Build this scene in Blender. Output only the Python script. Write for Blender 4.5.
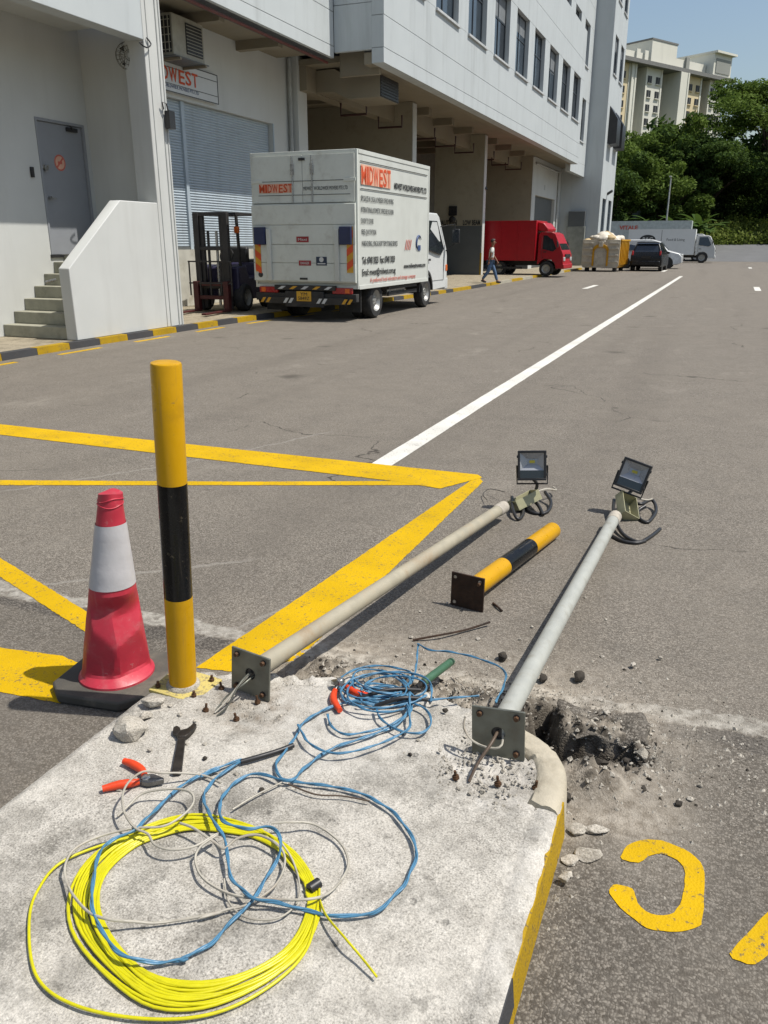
import bpy, bmesh, math, random
import numpy as np
from mathutils import Vector, Matrix, Euler, noise, Quaternion

random.seed(7)
rng = np.random.default_rng(11)
R = math.radians
for o in list(bpy.data.objects):
    bpy.data.objects.remove(o, do_unlink=True)
scene = bpy.context.scene
COL = scene.collection

# ------------------------------------------------------------------ camera
F_PX, CAM_H = 800.0, 1.55
PITCH, YAW = R(18.585), R(22.175)
cam_data = bpy.data.cameras.new('camera')
cam = bpy.data.objects.new('camera', cam_data)
COL.objects.link(cam)
cam_data.sensor_fit = 'HORIZONTAL'
cam_data.sensor_width = 36.0
cam_data.lens = F_PX * 36.0 / 768.0
cam_data.clip_start = 0.05
cam_data.clip_end = 3000.0
cam.location = (0, 0, CAM_H)
cam.rotation_euler = (R(90) - PITCH, 0, YAW)
scene.camera = cam

# ------------------------------------------------------------------ sky, sun, exposure
SUN = Vector((0.54, 0.10, 1.0)).normalized()          # towards the sun
world = bpy.data.worlds.new('World')
scene.world = world
world.use_nodes = True
wn, wl = world.node_tree.nodes, world.node_tree.links
wn.clear()
sky = wn.new('ShaderNodeTexSky')
sky.sky_type = 'NISHITA'
sky.sun_disc = False
sky.sun_elevation = math.asin(SUN.z)
sky.sun_rotation = math.atan2(SUN.x, SUN.y)
sky.air_density = 1.3
sky.dust_density = 2.0
sky.ozone_density = 1.8
bg = wn.new('ShaderNodeBackground')
bg.inputs['Strength'].default_value = 0.105
wo = wn.new('ShaderNodeOutputWorld')
wl.new(sky.outputs[0], bg.inputs[0])
wl.new(bg.outputs[0], wo.inputs[0])
sd = bpy.data.lights.new('sun', 'SUN')
sd.energy = 4.8
sd.angle = R(0.53)
sd.color = (1.0, 0.955, 0.88)
sun = bpy.data.objects.new('sun', sd)
COL.objects.link(sun)
sun.rotation_euler = SUN.to_track_quat('Z', 'Y').to_euler()
sun.location = SUN * 60
scene.view_settings.view_transform = 'Standard'
scene.view_settings.look = 'None'
scene.view_settings.gamma = 1.0
scene.view_settings.use_curve_mapping = False
scene.view_settings.exposure = 0.16

# ------------------------------------------------------------------ survey: where a sight line meets a plane of the place
_cp, _sp = math.cos(PITCH), math.sin(PITCH)
_fw = Vector((-math.sin(YAW) * _cp, math.cos(YAW) * _cp, -_sp))
_rt = Vector((math.cos(YAW), math.sin(YAW), 0))
_up = _rt.cross(_fw)
def _ray(x, y): return _fw * F_PX + _rt * (x - 384) + _up * (512 - y)
def G(x, y, z=0.0):
    d = _ray(x, y); t = (z - CAM_H) / d.z
    return Vector((d.x * t, d.y * t, z))
def GY(x, y, Y):
    d = _ray(x, y); t = Y / d.y
    return Vector((d.x * t, Y, CAM_H + d.z * t))
def GX(x, y, X):
    d = _ray(x, y); t = X / d.x
    return Vector((X, d.y * t, CAM_H + d.z * t))

# ------------------------------------------------------------------ mesh builder
class MB:
    def __init__(self): self.v = []; self.f = []
    def add(self, vs, fs):
        n = len(self.v); self.v.extend([tuple(p) for p in vs]); self.f.extend([tuple(i + n for i in f) for f in fs]); return self
    def box(self, x0, x1, y0, y1, z0, z1):
        return self.add([(x0,y0,z0),(x1,y0,z0),(x1,y1,z0),(x0,y1,z0),(x0,y0,z1),(x1,y0,z1),(x1,y1,z1),(x0,y1,z1)],
                 [(0,3,2,1),(4,5,6,7),(0,1,5,4),(1,2,6,5),(2,3,7,6),(3,0,4,7)])
    def obox(self, c, s, rot=(0,0,0)):
        m = rot if isinstance(rot, Matrix) else Euler(rot).to_matrix()
        c = Vector(c); vs = []
        for dz in (-.5,.5):
            for dx, dy in ((-.5,-.5),(.5,-.5),(.5,.5),(-.5,.5)):
                vs.append(c + m @ Vector((dx*s[0], dy*s[1], dz*s[2])))
        return self.add(vs, [(0,3,2,1),(4,5,6,7),(0,1,5,4),(1,2,6,5),(2,3,7,6),(3,0,4,7)])
    def bar(self, p0, p1, w, h, up=(0,0,1)):
        p0, p1 = Vector(p0), Vector(p1); d = (p1-p0); L = d.length; d.normalize()
        u = Vector(up); s = d.cross(u)
        if s.length < 1e-4: s = d.cross(Vector((1,0,0)))
        s.normalize(); t = s.cross(d)
        vs = []
        for p in (p0, p1):
            for a, b in ((-1,-1),(1,-1),(1,1),(-1,1)):
                vs.append(p + s*(a*w/2) + t*(b*h/2))
        return self.add(vs, [(0,3,2,1),(4,5,6,7),(0,1,5,4),(1,2,6,5),(2,3,7,6),(3,0,4,7)])
    def tube(self, pts, r, n=8, closed=False, caps=True):
        P = [Vector(p) for p in pts]; m = len(P)
        rr = r if isinstance(r, (list, tuple)) else [r]*m
        T = []
        for i in range(m):
            a = P[(i-1) % m] if (closed or i > 0) else P[0]
            b = P[(i+1) % m] if (closed or i < m-1) else P[-1]
            t = b - a
            T.append(t.normalized() if t.length > 1e-9 else Vector((0,0,1)))
        ref = Vector((0,0,1)) if abs(T[0].z) < .9 else Vector((1,0,0))
        N = (ref - T[0]*ref.dot(T[0])).normalized()
        vs, fs = [], []
        for i in range(m):
            N = (N - T[i]*N.dot(T[i]))
            N = N.normalized() if N.length > 1e-6 else T[i].orthogonal().normalized()
            B = T[i].cross(N)
            for k in range(n):
                a = 2*math.pi*k/n
                vs.append(P[i] + (N*math.cos(a) + B*math.sin(a))*rr[i])
        for i in range(m if closed else m-1):
            j = (i+1) % m
            for k in range(n):
                fs.append((i*n+k, i*n+(k+1)%n, j*n+(k+1)%n, j*n+k))
        if caps and not closed:
            fs.append(tuple(range(n-1,-1,-1))); fs.append(tuple((m-1)*n+k for k in range(n)))
        return self.add(vs, fs)
    def cyl(self, p0, p1, r0, r1=None, n=16, caps=True):
        return self.tube([p0, p1], [r0, r0 if r1 is None else r1], n, caps=caps)
    def lathe(self, prof, n=24, c=(0,0,0), axis='z', caps=True):
        vs, fs = [], []
        for r, z in prof:
            for k in range(n):
                a = 2*math.pi*k/n; x, y = r*math.cos(a), r*math.sin(a)
                q = (x,y,z) if axis == 'z' else ((z,x,y) if axis == 'x' else (y,z,x))
                vs.append((c[0]+q[0], c[1]+q[1], c[2]+q[2]))
        for i in range(len(prof)-1):
            for k in range(n):
                fs.append((i*n+k, i*n+(k+1)%n, (i+1)*n+(k+1)%n, (i+1)*n+k))
        if caps:
            fs.append(tuple(range(n-1,-1,-1))); fs.append(tuple((len(prof)-1)*n+k for k in range(n)))
        return self.add(vs, fs)
    def prism(self, poly, axis, a, b):
        # poly: 2-D points in the plane across axis ('x': (y,z), 'y': (x,z), 'z': (x,y))
        n = len(poly); vs = []
        for t in (a, b):
            for p, q in poly:
                vs.append((t,p,q) if axis == 'x' else ((p,t,q) if axis == 'y' else (p,q,t)))
        fs = [tuple(range(n-1,-1,-1)), tuple(range(n,2*n))]
        for i in range(n): fs.append((i,(i+1)%n,n+(i+1)%n,n+i))
        return self.add(vs, fs)
    def loft(self, rings, caps=True):
        n = len(rings[0]); vs = [p for r in rings for p in r]; fs = []
        for i in range(len(rings)-1):
            for k in range(n): fs.append((i*n+k, i*n+(k+1)%n, (i+1)*n+(k+1)%n, (i+1)*n+k))
        if caps:
            fs.append(tuple(range(n-1,-1,-1))); fs.append(tuple((len(rings)-1)*n+k for k in range(n)))
        return self.add(vs, fs)
    def xf(self, M):
        self.v = [tuple(M @ Vector(p)) for p in self.v]; return self
    def build(self, name, mat, parent=None, bevel=0, smooth=None, off=None, seg=2, fix=True):
        vs = self.v
        if off is not None: vs = [(p[0]-off[0], p[1]-off[1], p[2]-off[2]) for p in vs]
        me = bpy.data.meshes.new(name)
        me.from_pydata(vs, [], self.f)
        if fix:
            bm = bmesh.new(); bm.from_mesh(me); bmesh.ops.recalc_face_normals(bm, faces=bm.faces); bm.to_mesh(me); bm.free()
        me.materials.append(mat)
        if smooth or bevel:
            me.polygons.foreach_set('use_smooth', [True]*len(me.polygons))
            me.set_sharp_from_angle(angle=R(smooth if smooth else 40))
        o = bpy.data.objects.new(name, me)
        COL.objects.link(o)
        if parent: o.parent = parent
        if bevel:
            b = o.modifiers.new('bevel', 'BEVEL'); b.width = bevel; b.segments = seg; b.limit_method = 'ANGLE'; b.angle_limit = R(35)
            b.harden_normals = False
        return o

def tag(o, label=None, cat=None, group=None, kind=None):
    if label: o['label'] = label
    if cat: o['category'] = cat
    if group: o['group'] = group
    if kind: o['kind'] = kind
    return o
def thing(name, label, cat, loc=(0,0,0), rot=(0,0,0), group=None):
    o = bpy.data.objects.new(name, None); COL.objects.link(o)
    o.location = loc; o.rotation_euler = rot; o.empty_display_size = .1
    return tag(o, label, cat, group)
def part(name, mesh, parent):
    o = bpy.data.objects.new(name, mesh); COL.objects.link(o); o.parent = parent; return o
def spline(pts, step=.012, closed=False):
    P = [Vector(p) for p in pts]; out = []; n = len(P)
    for i in range(n if closed else n-1):
        if closed: p0,p1,p2,p3 = P[(i-1)%n],P[i],P[(i+1)%n],P[(i+2)%n]
        else: p0,p1,p2,p3 = P[max(i-1,0)],P[i],P[i+1],P[min(i+2,n-1)]
        m = max(2, int((p2-p1).length/step))
        for k in range(m):
            t = k/m; t2=t*t; t3=t2*t
            out.append(.5*((2*p1)+(p2-p0)*t+(2*p0-5*p1+4*p2-p3)*t2+(3*p1-p0-3*p2+p3)*t3))
    if not closed: out.append(P[-1])
    return out
def sm(a, b, x):
    t = min(1, max(0, (x-a)/(b-a))); return t*t*(3-2*t)

# ------------------------------------------------------------------ materials
def S(r, g, b, k=1.0):
    f = lambda c: ((c/255+.055)/1.055)**2.4 if c > 10 else c/255/12.92
    return (f(r)*k, f(g)*k, f(b)*k)
def newmat(name):
    m = bpy.data.materials.new(name); m.use_nodes = True
    nt = m.node_tree; b = nt.nodes['Principled BSDF']
    return m, nt, b
def mixc(nt, fac, a, b, mode='MIX'):
    n = nt.nodes.new('ShaderNodeMix'); n.data_type = 'RGBA'; n.blend_type = mode; n.clamp_result = False
    for sock, val in ((n.inputs[0], fac), (n.inputs[6], a), (n.inputs[7], b)):
        if isinstance(val, (int, float)): sock.default_value = val
        elif isinstance(val, tuple): sock.default_value = (*val, 1) if len(val) == 3 else val
        else: nt.links.new(val, sock)
    return n.outputs[2]
def math_n(nt, op, a, b=0.0, c=None, clamp=False):
    n = nt.nodes.new('ShaderNodeMath'); n.operation = op; n.use_clamp = clamp
    for i, val in enumerate((a, b, c)):
        if val is None: continue
        if isinstance(val, (int, float)): n.inputs[i].default_value = val
        else: nt.links.new(val, n.inputs[i])
    return n.outputs[0]
def ramp(nt, fac, lo, hi, a=0.0, b=1.0):
    n = nt.nodes.new('ShaderNodeMapRange'); n.interpolation_type = 'SMOOTHSTEP'
    n.inputs[1].default_value = lo; n.inputs[2].default_value = hi; n.inputs[3].default_value = a; n.inputs[4].default_value = b
    nt.links.new(fac, n.inputs[0]); return n.outputs[0]
def tex_noise(nt, vec, scale, detail=4, rough=.55, out='Fac'):
    n = nt.nodes.new('ShaderNodeTexNoise'); n.inputs['Scale'].default_value = scale
    n.inputs['Detail'].default_value = detail; n.inputs['Roughness'].default_value = rough
    nt.links.new(vec, n.inputs['Vector']); return n.outputs[out]
def coords(nt, world=False, scl=None):
    if world: v = nt.nodes.new('ShaderNodeNewGeometry').outputs['Position']
    else: v = nt.nodes.new('ShaderNodeTexCoord').outputs['Object']
    if scl:
        m = nt.nodes.new('ShaderNodeMapping'); m.inputs['Scale'].default_value = scl; nt.links.new(v, m.inputs[0]); v = m.outputs[0]
    return v
def bump(nt, b, h, strength=.3, dist=.01):
    n = nt.nodes.new('ShaderNodeBump'); n.inputs['Strength'].default_value = strength; n.inputs['Distance'].default_value = dist
    nt.links.new(h, n.inputs['Height']); nt.links.new(n.outputs[0], b.inputs['Normal'])
MATS = {}
def pm(name, col, rough=.6, metal=0.0, var=.14, scale=4.0, dirt=None, dirt_amt=.35, dirt_scale=3.0, streak=False, bmp=0.0, bscale=60.0, bdist=.004, coat=0.0, spec=.5, world=False, chips=None):
    if name in MATS: return MATS[name]
    m, nt, b = newmat(name)
    v = coords(nt, world)
    n1 = tex_noise(nt, v, scale, 5, .6)
    c = mixc(nt, ramp(nt, n1, .3, .72), tuple(x*(1-var) for x in col), tuple(min(1, x*(1+var)) for x in col))
    if dirt is not None:
        v2 = coords(nt, world, (1.0, 1.0, .12)) if streak else v
        n2 = tex_noise(nt, v2, dirt_scale, 8, .68)
        c = mixc(nt, ramp(nt, n2, .48, .78, 0, dirt_amt), c, dirt)
    nt.links.new(c, b.inputs['Base Color'])
    n3 = tex_noise(nt, v, scale*4, 4)
    nt.links.new(ramp(nt, n3, .25, .75, max(.02, rough-.09), min(1, rough+.09)), b.inputs['Roughness'])
    b.inputs['Metallic'].default_value = metal
    b.inputs['Specular IOR Level'].default_value = spec
    if coat: b.inputs['Coat Weight'].default_value = coat; b.inputs['Coat Roughness'].default_value = .08
    if chips is not None:
        n4 = tex_noise(nt, v, 38, 7, .78); n5 = tex_noise(nt, v, 5, 4, .6)
        f4 = math_n(nt, 'MULTIPLY', ramp(nt, n4, .60, .645, 0, .85), ramp(nt, n5, .46, .6))
        vz = coords(nt, world, (40, 40, 1.6)); sc = math_n(nt, 'MULTIPLY', ramp(nt, tex_noise(nt, vz, 1.0, 3, .6), .62, .70, 0, .35), ramp(nt, n5, .40, .55))
        c = mixc(nt, math_n(nt, 'MAXIMUM', f4, sc), c, chips)
        nt.links.new(c, b.inputs['Base Color'])
    if bmp: bump(nt, b, tex_noise(nt, v, bscale, 6, .65), bmp, bdist)
    MATS[name] = m
    return m
# asphalt: aggregate stones in dark binder, older and coarser before the cross joint, dust and soil where the mesh carries them
def make_asphalt(name='asphalt', ground=True):
    m, nt, b = newmat(name)
    v = coords(nt, True)
    sep = nt.nodes.new('ShaderNodeSeparateXYZ'); nt.links.new(v, sep.inputs[0])
    dv = nt.nodes.new('ShaderNodeTexNoise'); dv.inputs['Scale'].default_value = 60; dv.inputs['Detail'].default_value = 3; nt.links.new(v, dv.inputs['Vector'])
    vm = nt.nodes.new('ShaderNodeVectorMath'); vm.operation = 'MULTIPLY_ADD'; nt.links.new(dv.outputs['Color'], vm.inputs[0]); vm.inputs[1].default_value = (.016,.016,.016); nt.links.new(v, vm.inputs[2])
    vd = vm.outputs[0]
    def vor(scale):
        n = nt.nodes.new('ShaderNodeTexVoronoi'); n.inputs['Scale'].default_value = scale; nt.links.new(vd, n.inputs['Vector'])
        s = nt.nodes.new('ShaderNodeSeparateColor'); nt.links.new(n.outputs['Color'], s.inputs[0])
        return n.outputs['Distance'], s.outputs[0]
    d1, r1 = vor(150); d2, r2 = vor(185)
    dist_n = tex_noise(nt, v, 7.0, 5, .65)
    yj = math_n(nt, 'ADD', sep.outputs[1], math_n(nt, 'MULTIPLY_ADD', dist_n, .16, -.08))
    old = ramp(nt, yj, 2.47, 2.50, 1.0, 0.0)                       # 1 in front of the joint
    stone1 = mixc(nt, ramp(nt, r1, .05, 1.0), S(92,85,75,.48), S(170,162,150,.58))
    stone2 = mixc(nt, ramp(nt, r2, .1, 1.0), S(110,103,93,.64), S(186,177,164,.68))
    stone1 = mixc(nt, ramp(nt, d1, .35, .75, 0, .7), stone1, S(76,69,60,.5))
    stone2 = mixc(nt, ramp(nt, d2, .35, .75, 0, .7), stone2, S(92,85,76,.6))
    c = mixc(nt, old, stone2, stone1) if ground else stone1
    big = tex_noise(nt, v, .45, 6, .62); mid = tex_noise(nt, v, 3.1, 6, .68); fine = tex_noise(nt, v, 26, 4, .6)
    c = mixc(nt, ramp(nt, big, .3, .7, 0, .5), c, S(142,134,122,.64))
    c = mixc(nt, ramp(nt, mid, .36, .74), c, mixc(nt, .22, c, (.05,.045,.04)))
    c = mixc(nt, ramp(nt, fine, .3, .75, 0, .35), c, mixc(nt, .5, c, S(150,146,138,.6)))
    if ground:
        # longitudinal wheel tracks and lengthwise wear
        vt = coords(nt, True, (1.1, .05, 1)); tr = tex_noise(nt, vt, 1.0, 3, .5)
        c = mixc(nt, ramp(nt, tr, .48, .7, 0, .30), c, S(116,109,100,.6))
        vo = nt.nodes.new('ShaderNodeTexVoronoi'); vo.inputs['Scale'].default_value = .9; nt.links.new(v, vo.inputs['Vector'])
        vs_ = nt.nodes.new('ShaderNodeSeparateColor'); nt.links.new(vo.outputs['Color'], vs_.inputs[0])
        spot = math_n(nt, 'MULTIPLY', ramp(nt, math_n(nt,'ADD',vo.outputs['Distance'],math_n(nt,'MULTIPLY_ADD',dist_n,.22,-.11)), .03, .20, .55, 0), ramp(nt, vs_.outputs[0], .62, .66))
        c = mixc(nt, spot, c, S(66,60,53,.6))
        vw = nt.nodes.new('ShaderNodeVectorMath'); vw.operation = 'MULTIPLY_ADD'
        nw = nt.nodes.new('ShaderNodeTexNoise'); nw.inputs['Scale'].default_value = 1.7; nw.inputs['Detail'].default_value = 7; nt.links.new(v, nw.inputs['Vector'])
        nt.links.new(nw.outputs['Color'], vw.inputs[0]); vw.inputs[1].default_value = (.7,.7,.7); nt.links.new(v, vw.inputs[2])
        vc = nt.nodes.new('ShaderNodeTexVoronoi'); vc.feature = 'DISTANCE_TO_EDGE'; vc.inputs['Scale'].default_value = .38; nt.links.new(vw.outputs[0], vc.inputs['Vector'])
        crk = math_n(nt, 'MULTIPLY', ramp(nt, vc.outputs['Distance'], .0012, .0045, .75, 0), ramp(nt, big, .50, .58))
        c = mixc(nt, crk, c, S(58,53,47,.5))
        pal = tex_noise(nt, coords(nt, True, (1,.55,1)), 1.3, 8, .72)
        c = mixc(nt, ramp(nt, pal, .56, .74, 0, .42), c, S(176,168,155,.66))
        # concrete channel and the tar patch alongside it
        y2 = math_n(nt, 'ADD', yj, math_n(nt, 'MULTIPLY', ramp(nt, sep.outputs[0], -.6, .35), -.09))
        band = math_n(nt, 'MULTIPLY', ramp(nt, y2, 2.485, 2.50), ramp(nt, y2, 2.585, 2.60, 1, 0))
        brk = tex_noise(nt, v, 11, 6, .7)
        band = math_n(nt, 'MULTIPLY', band, ramp(nt, brk, .38, .52, .10, .85))
        tar = math_n(nt, 'MULTIPLY', ramp(nt, y2, 2.385, 2.40), ramp(nt, y2, 2.475, 2.485, .75, 0))
        c = mixc(nt, tar, c, mixc(nt, ramp(nt, r1, .2, .95), S(74,70,65,.6), S(126,120,112,.62)))
        c = mixc(nt, band, c, mixc(nt, ramp(nt, fine, .3, .7), S(150,145,135,.66), S(200,195,184,.68)))
        # old pale seams crossing the lane
        for (ax, ay, bx, by, w) in ((0,492,190,462,.012),(190,462,330,432,.012),(0,590,250,560,.015),(200,640,420,560,.01)):
            A, B = G(ax,ay), G(bx,by); D = (B-A).normalized(); nx, ny = -D.y, D.x; k = -(nx*A.x+ny*A.y)
            dd = math_n(nt,'ADD', math_n(nt,'MULTIPLY',sep.outputs[0],nx), math_n(nt,'MULTIPLY_ADD',sep.outputs[1],ny,k))
            dd = math_n(nt,'ABSOLUTE', math_n(nt,'ADD',dd, math_n(nt,'MULTIPLY_ADD',dist_n,.12,-.06)))
            al = math_n(nt,'ADD', math_n(nt,'MULTIPLY',sep.outputs[0],D.x), math_n(nt,'MULTIPLY_ADD',sep.outputs[1],D.y,-(D.x*A.x+D.y*A.y)))
            L = (B-A).length
            lim = math_n(nt,'MULTIPLY', ramp(nt, al, -.1, .1), ramp(nt, al, L-.1, L+.1, 1, 0))
            c = mixc(nt, math_n(nt,'MULTIPLY', lim, ramp(nt, dd, w*.4, w*1.6, .4, 0)), c, S(180,175,166,.66))
        a1 = nt.nodes.new('ShaderNodeAttribute'); a1.attribute_name = 'dust'
        a2 = nt.nodes.new('ShaderNodeAttribute'); a2.attribute_name = 'soil'
        dn = math_n(nt, 'MULTIPLY', a1.outputs['Fac'], ramp(nt, mid, .3, .62, .25, 1.0))
        c = mixc(nt, dn, c, mixc(nt, ramp(nt, fine, .25, .7), S(150,138,121,.66), S(206,196,180,.72)))
        c = mixc(nt, a2.outputs['Fac'], c, mixc(nt, ramp(nt, fine, .3, .7), S(34,30,25,.7), S(74,66,56,.7)))
    nt.links.new(c, b.inputs['Base Color'])
    b.inputs['Roughness'].default_value = .88
    b.inputs['Specular IOR Level'].default_value = .3
    h = math_n(nt, 'MULTIPLY_ADD', d1 if not ground else mixc(nt, old, d2, d1), -1.0, math_n(nt, 'MULTIPLY', fine, .6))
    bump(nt, b, h, .55, .005)
    MATS[name] = m
    return m
ASPHALT = make_asphalt()
ASPHALT_CHUNK = make_asphalt('asphalt_chunk', False)

def make_concrete(name, c0, c1, stain, k=.85):
    m, nt, b = newmat(name)
    v = coords(nt, True)
    n1 = tex_noise(nt, v, 2.3, 7, .65); n2 = tex_noise(nt, v, 14, 7, .7); n3 = tex_noise(nt, v, 90, 4, .6); n4 = tex_noise(nt, v, 5.2, 8, .72)
    c = mixc(nt, ramp(nt, n2, .2, .8, .25, .95), c0, c1)
    c = mixc(nt, ramp(nt, n4, .47, .68, 0, .70), c, stain)
    n5 = tex_noise(nt, v, 210, 3, .65); n6 = tex_noise(nt, v, 420, 2, .5)
    c = mixc(nt, ramp(nt, n5, .37, .46, .62, 0), c, tuple(x*.55 for x in stain))
    c = mixc(nt, ramp(nt, n5, .55, .63, 0, .5), c, tuple(min(1,x*1.3) for x in c1))
    c = mixc(nt, ramp(nt, n6, .53, .61, 0, .5), c, tuple(x*.6 for x in stain))
    c = mixc(nt, ramp(nt, n1, .45, .7, 0, .35), c, tuple(x*1.12 for x in c1))
    c = mixc(nt, ramp(nt, n3, .52, .68, 0, .55), c, mixc(nt, .55, c, tuple(x*.45 for x in stain)))
    c = mixc(nt, ramp(nt, n3, .18, .34, .35, 0), c, tuple(min(1,x*1.25) for x in c1))
    vo = nt.nodes.new('ShaderNodeTexVoronoi'); vo.inputs['Scale'].default_value = 13; nt.links.new(v, vo.inputs['Vector'])
    pit = ramp(nt, vo.outputs['Distance'], .10, .17, 1, 0)
    pit = math_n(nt, 'MULTIPLY', pit, ramp(nt, n4, .5, .6))
    c = mixc(nt, math_n(nt,'MULTIPLY',pit,.55), c, tuple(x*.4 for x in stain))
    n7 = tex_noise(nt, v, 3.4, 9, .75)
    c = mixc(nt, ramp(nt, n7, .50, .62, 0, .40), c, tuple(x*.82 for x in stain))
    n8 = tex_noise(nt, v, 8.5, 6, .7)
    c = mixc(nt, ramp(nt, n8, .60, .68, 0, .5), c, tuple(x*.62 for x in stain))
    a1 = nt.nodes.new('ShaderNodeAttribute'); a1.attribute_name = 'dust'
    c = mixc(nt, math_n(nt,'MULTIPLY', a1.outputs['Fac'], ramp(nt, n2, .35, .6, .1, 1)), c, S(226,222,214,.74))
    a2 = nt.nodes.new('ShaderNodeAttribute'); a2.attribute_name = 'soil'
    c = mixc(nt, math_n(nt,'MULTIPLY', a2.outputs['Fac'], ramp(nt, n2, .35, .62, .15, 1)), c, S(120,104,84,.7))
    nt.links.new(c, b.inputs['Base Color'])
    b.inputs['Roughness'].default_value = .92; b.inputs['Specular IOR Level'].default_value = .25
    h = math_n(nt,'ADD', math_n(nt,'MULTIPLY_ADD', n5, .35, math_n(nt,'MULTIPLY', n3, .5)), math_n(nt,'MULTIPLY_ADD', pit, -.7, n2))
    bump(nt, b, h, .7, .009)
    MATS[name] = m; return m
CONCRETE = make_concrete('island_concrete', S(164,158,147,.76), S(212,207,197,.86), S(126,122,113,.62))
APRON = make_concrete('apron_concrete', S(178,166,142,.6), S(204,192,168,.62), S(142,132,112,.55))
RETAIN = make_concrete('retaining_concrete', S(150,151,154,.8), S(168,169,171,.8), S(134,135,138,.75))

def make_paint(name, col, wear=.56, dirtc=S(96,90,80,.7)):
    m, nt, b = newmat(name)
    v = coords(nt, True)
    n1 = tex_noise(nt, v, 2.2, 5, .6); n2 = tex_noise(nt, v, 60, 5, .75); n3 = tex_noise(nt, v, 9, 7, .7)
    c = mixc(nt, ramp(nt, n1, .3, .7), tuple(x*.88 for x in col), tuple(min(1,x*1.07) for x in col))
    c = mixc(nt, ramp(nt, n3, .5, .8, 0, .35), c, mixc(nt, .5, c, dirtc))
    vo = nt.nodes.new('ShaderNodeTexVoronoi'); vo.inputs['Scale'].default_value = 150; nt.links.new(v, vo.inputs['Vector'])
    w = math_n(nt, 'ADD', math_n(nt,'MULTIPLY',n2,.75), math_n(nt,'MULTIPLY',n3,.25))
    c = mixc(nt, ramp(nt, w, wear, wear+.06, 0, .8), c, dirtc)
    nt.links.new(c, b.inputs['Base Color'])
    b.inputs['Roughness'].default_value = .75; b.inputs['Specular IOR Level'].default_value = .18
    bump(nt, b, math_n(nt,'ADD', vo.outputs['Distance'], n2), .4, .003)
    MATS[name] = m; return m
YPAINT = make_paint('yellow_road_paint', S(240,194,2,.59), .555)
WPAINT = make_paint('white_road_paint', S(226,224,216,.78), .56)
YKERB = make_paint('yellow_kerb_paint', S(212,172,34,.54), .545)
KBLACK = make_paint('black_kerb_paint', S(84,84,86,.62), .56)

WHITE = pm('white_wall_paint', S(222,224,220,.68), .72, var=.03, scale=1.2, dirt=S(190,188,180,.6), dirt_amt=.25, dirt_scale=1.6, streak=True, bmp=.12, bscale=45, world=True)
WHITE2 = pm('white_panel_paint', S(222,229,230,.60), .66, var=.03, scale=.8, dirt=S(168,172,170,.55), dirt_amt=.42, dirt_scale=1.6, streak=True, bmp=.06, bscale=30, world=True)
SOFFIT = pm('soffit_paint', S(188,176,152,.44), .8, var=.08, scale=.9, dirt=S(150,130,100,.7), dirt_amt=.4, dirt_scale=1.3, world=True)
DADO = pm('grey_dado_paint', S(128,134,136,.42), .6, var=.07, scale=1.5, world=True)
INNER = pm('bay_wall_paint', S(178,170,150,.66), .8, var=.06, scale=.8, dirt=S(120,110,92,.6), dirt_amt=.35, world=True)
JOINT = pm('joint_dark', S(96,98,100,.6), .9)
DOORM = pm('grey_door_paint', S(168,172,178,.62), .5, var=.05, scale=3, dirt=S(120,120,120,.6), dirt_amt=.25)
SHUT = pm('shutter_enamel', S(190,203,212,.74), .5, var=.04, scale=2, dirt=S(140,140,136,.7), dirt_amt=.3, streak=True, world=True)
SHUT2 = pm('grey_shutter', S(120,124,124,.5), .5, var=.05)
STEP = pm('step_concrete', S(176,174,156,.66), .9, var=.12, scale=5, dirt=S(110,108,90,.5), dirt_amt=.5, bmp=.3, bscale=70, world=True)
FARGLASS = pm('far_window_glass', (.02,.022,.024), .5, var=.3, scale=.7, spec=.3)
GLASS_E = pm('blue_window_glass', (.035,.048,.062), .12, var=.3, scale=.7, spec=.8)
BLIND = pm('window_blind', S(150,156,160,.5), .8)
GLASS_D = pm('dark_window_glass', (.018,.022,.028), .08, var=.3, scale=.7, spec=.9)
FRAME_D = pm('window_frame', S(60,66,72,.7), .45)
SILL = pm('sill_paint', S(200,203,203,.75), .7)
STEEL = pm('galvanised_steel', S(136,138,128,.62), .45, metal=.55, var=.2, scale=16, dirt=S(120,104,80,.6), dirt_amt=.45, dirt_scale=12, bmp=.1)
POLE_G = pm('pole_grey_paint', S(192,194,186,.62), .5, var=.07, scale=10, dirt=S(140,132,112,.7), dirt_amt=.5, dirt_scale=14, bmp=.06)
POLE_B = pm('pole_cream_paint', S(184,176,154,.66), .55, var=.1, scale=8, dirt=S(150,112,66,.65), dirt_amt=.8, dirt_scale=4, bmp=.06)
RUST = pm('rusted_steel', S(64,44,30,.7), .8, metal=.2, var=.4, scale=20, dirt=S(30,24,20,.7), dirt_amt=.7, dirt_scale=16, bmp=.4, bscale=80)
BOLT = pm('rusty_bolt', S(110,80,56,.6), .7, metal=.4, var=.3, scale=60)
BLACK = pm('black_plastic', (.016,.016,.017), .45, var=.2)
BLKPAINT = pm('black_gloss_paint', (.006,.006,.0065), .22, var=.3, scale=9, dirt=S(60,56,48,.4), dirt_amt=.05, dirt_scale=12, spec=.22, chips=S(120,110,90,.5))
RUBBER = pm('rubber', (.022,.022,.022), .85, var=.3, scale=8, dirt=S(120,112,100,.5), dirt_amt=.5, dirt_scale=7, bmp=.15)
CONEBASE = pm('cone_base_rubber', S(96,92,84,.62), .9, var=.2, scale=7, dirt=S(150,140,122,.6), dirt_amt=.6, dirt_scale=9, bmp=.3, bscale=90)
CONER = pm('cone_red_plastic', S(204,52,72,.70), .48, var=.10, scale=9, dirt=S(206,128,128,.6), dirt_amt=.55, dirt_scale=11, bmp=.12, bscale=40, chips=S(214,150,148,.6))
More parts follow.
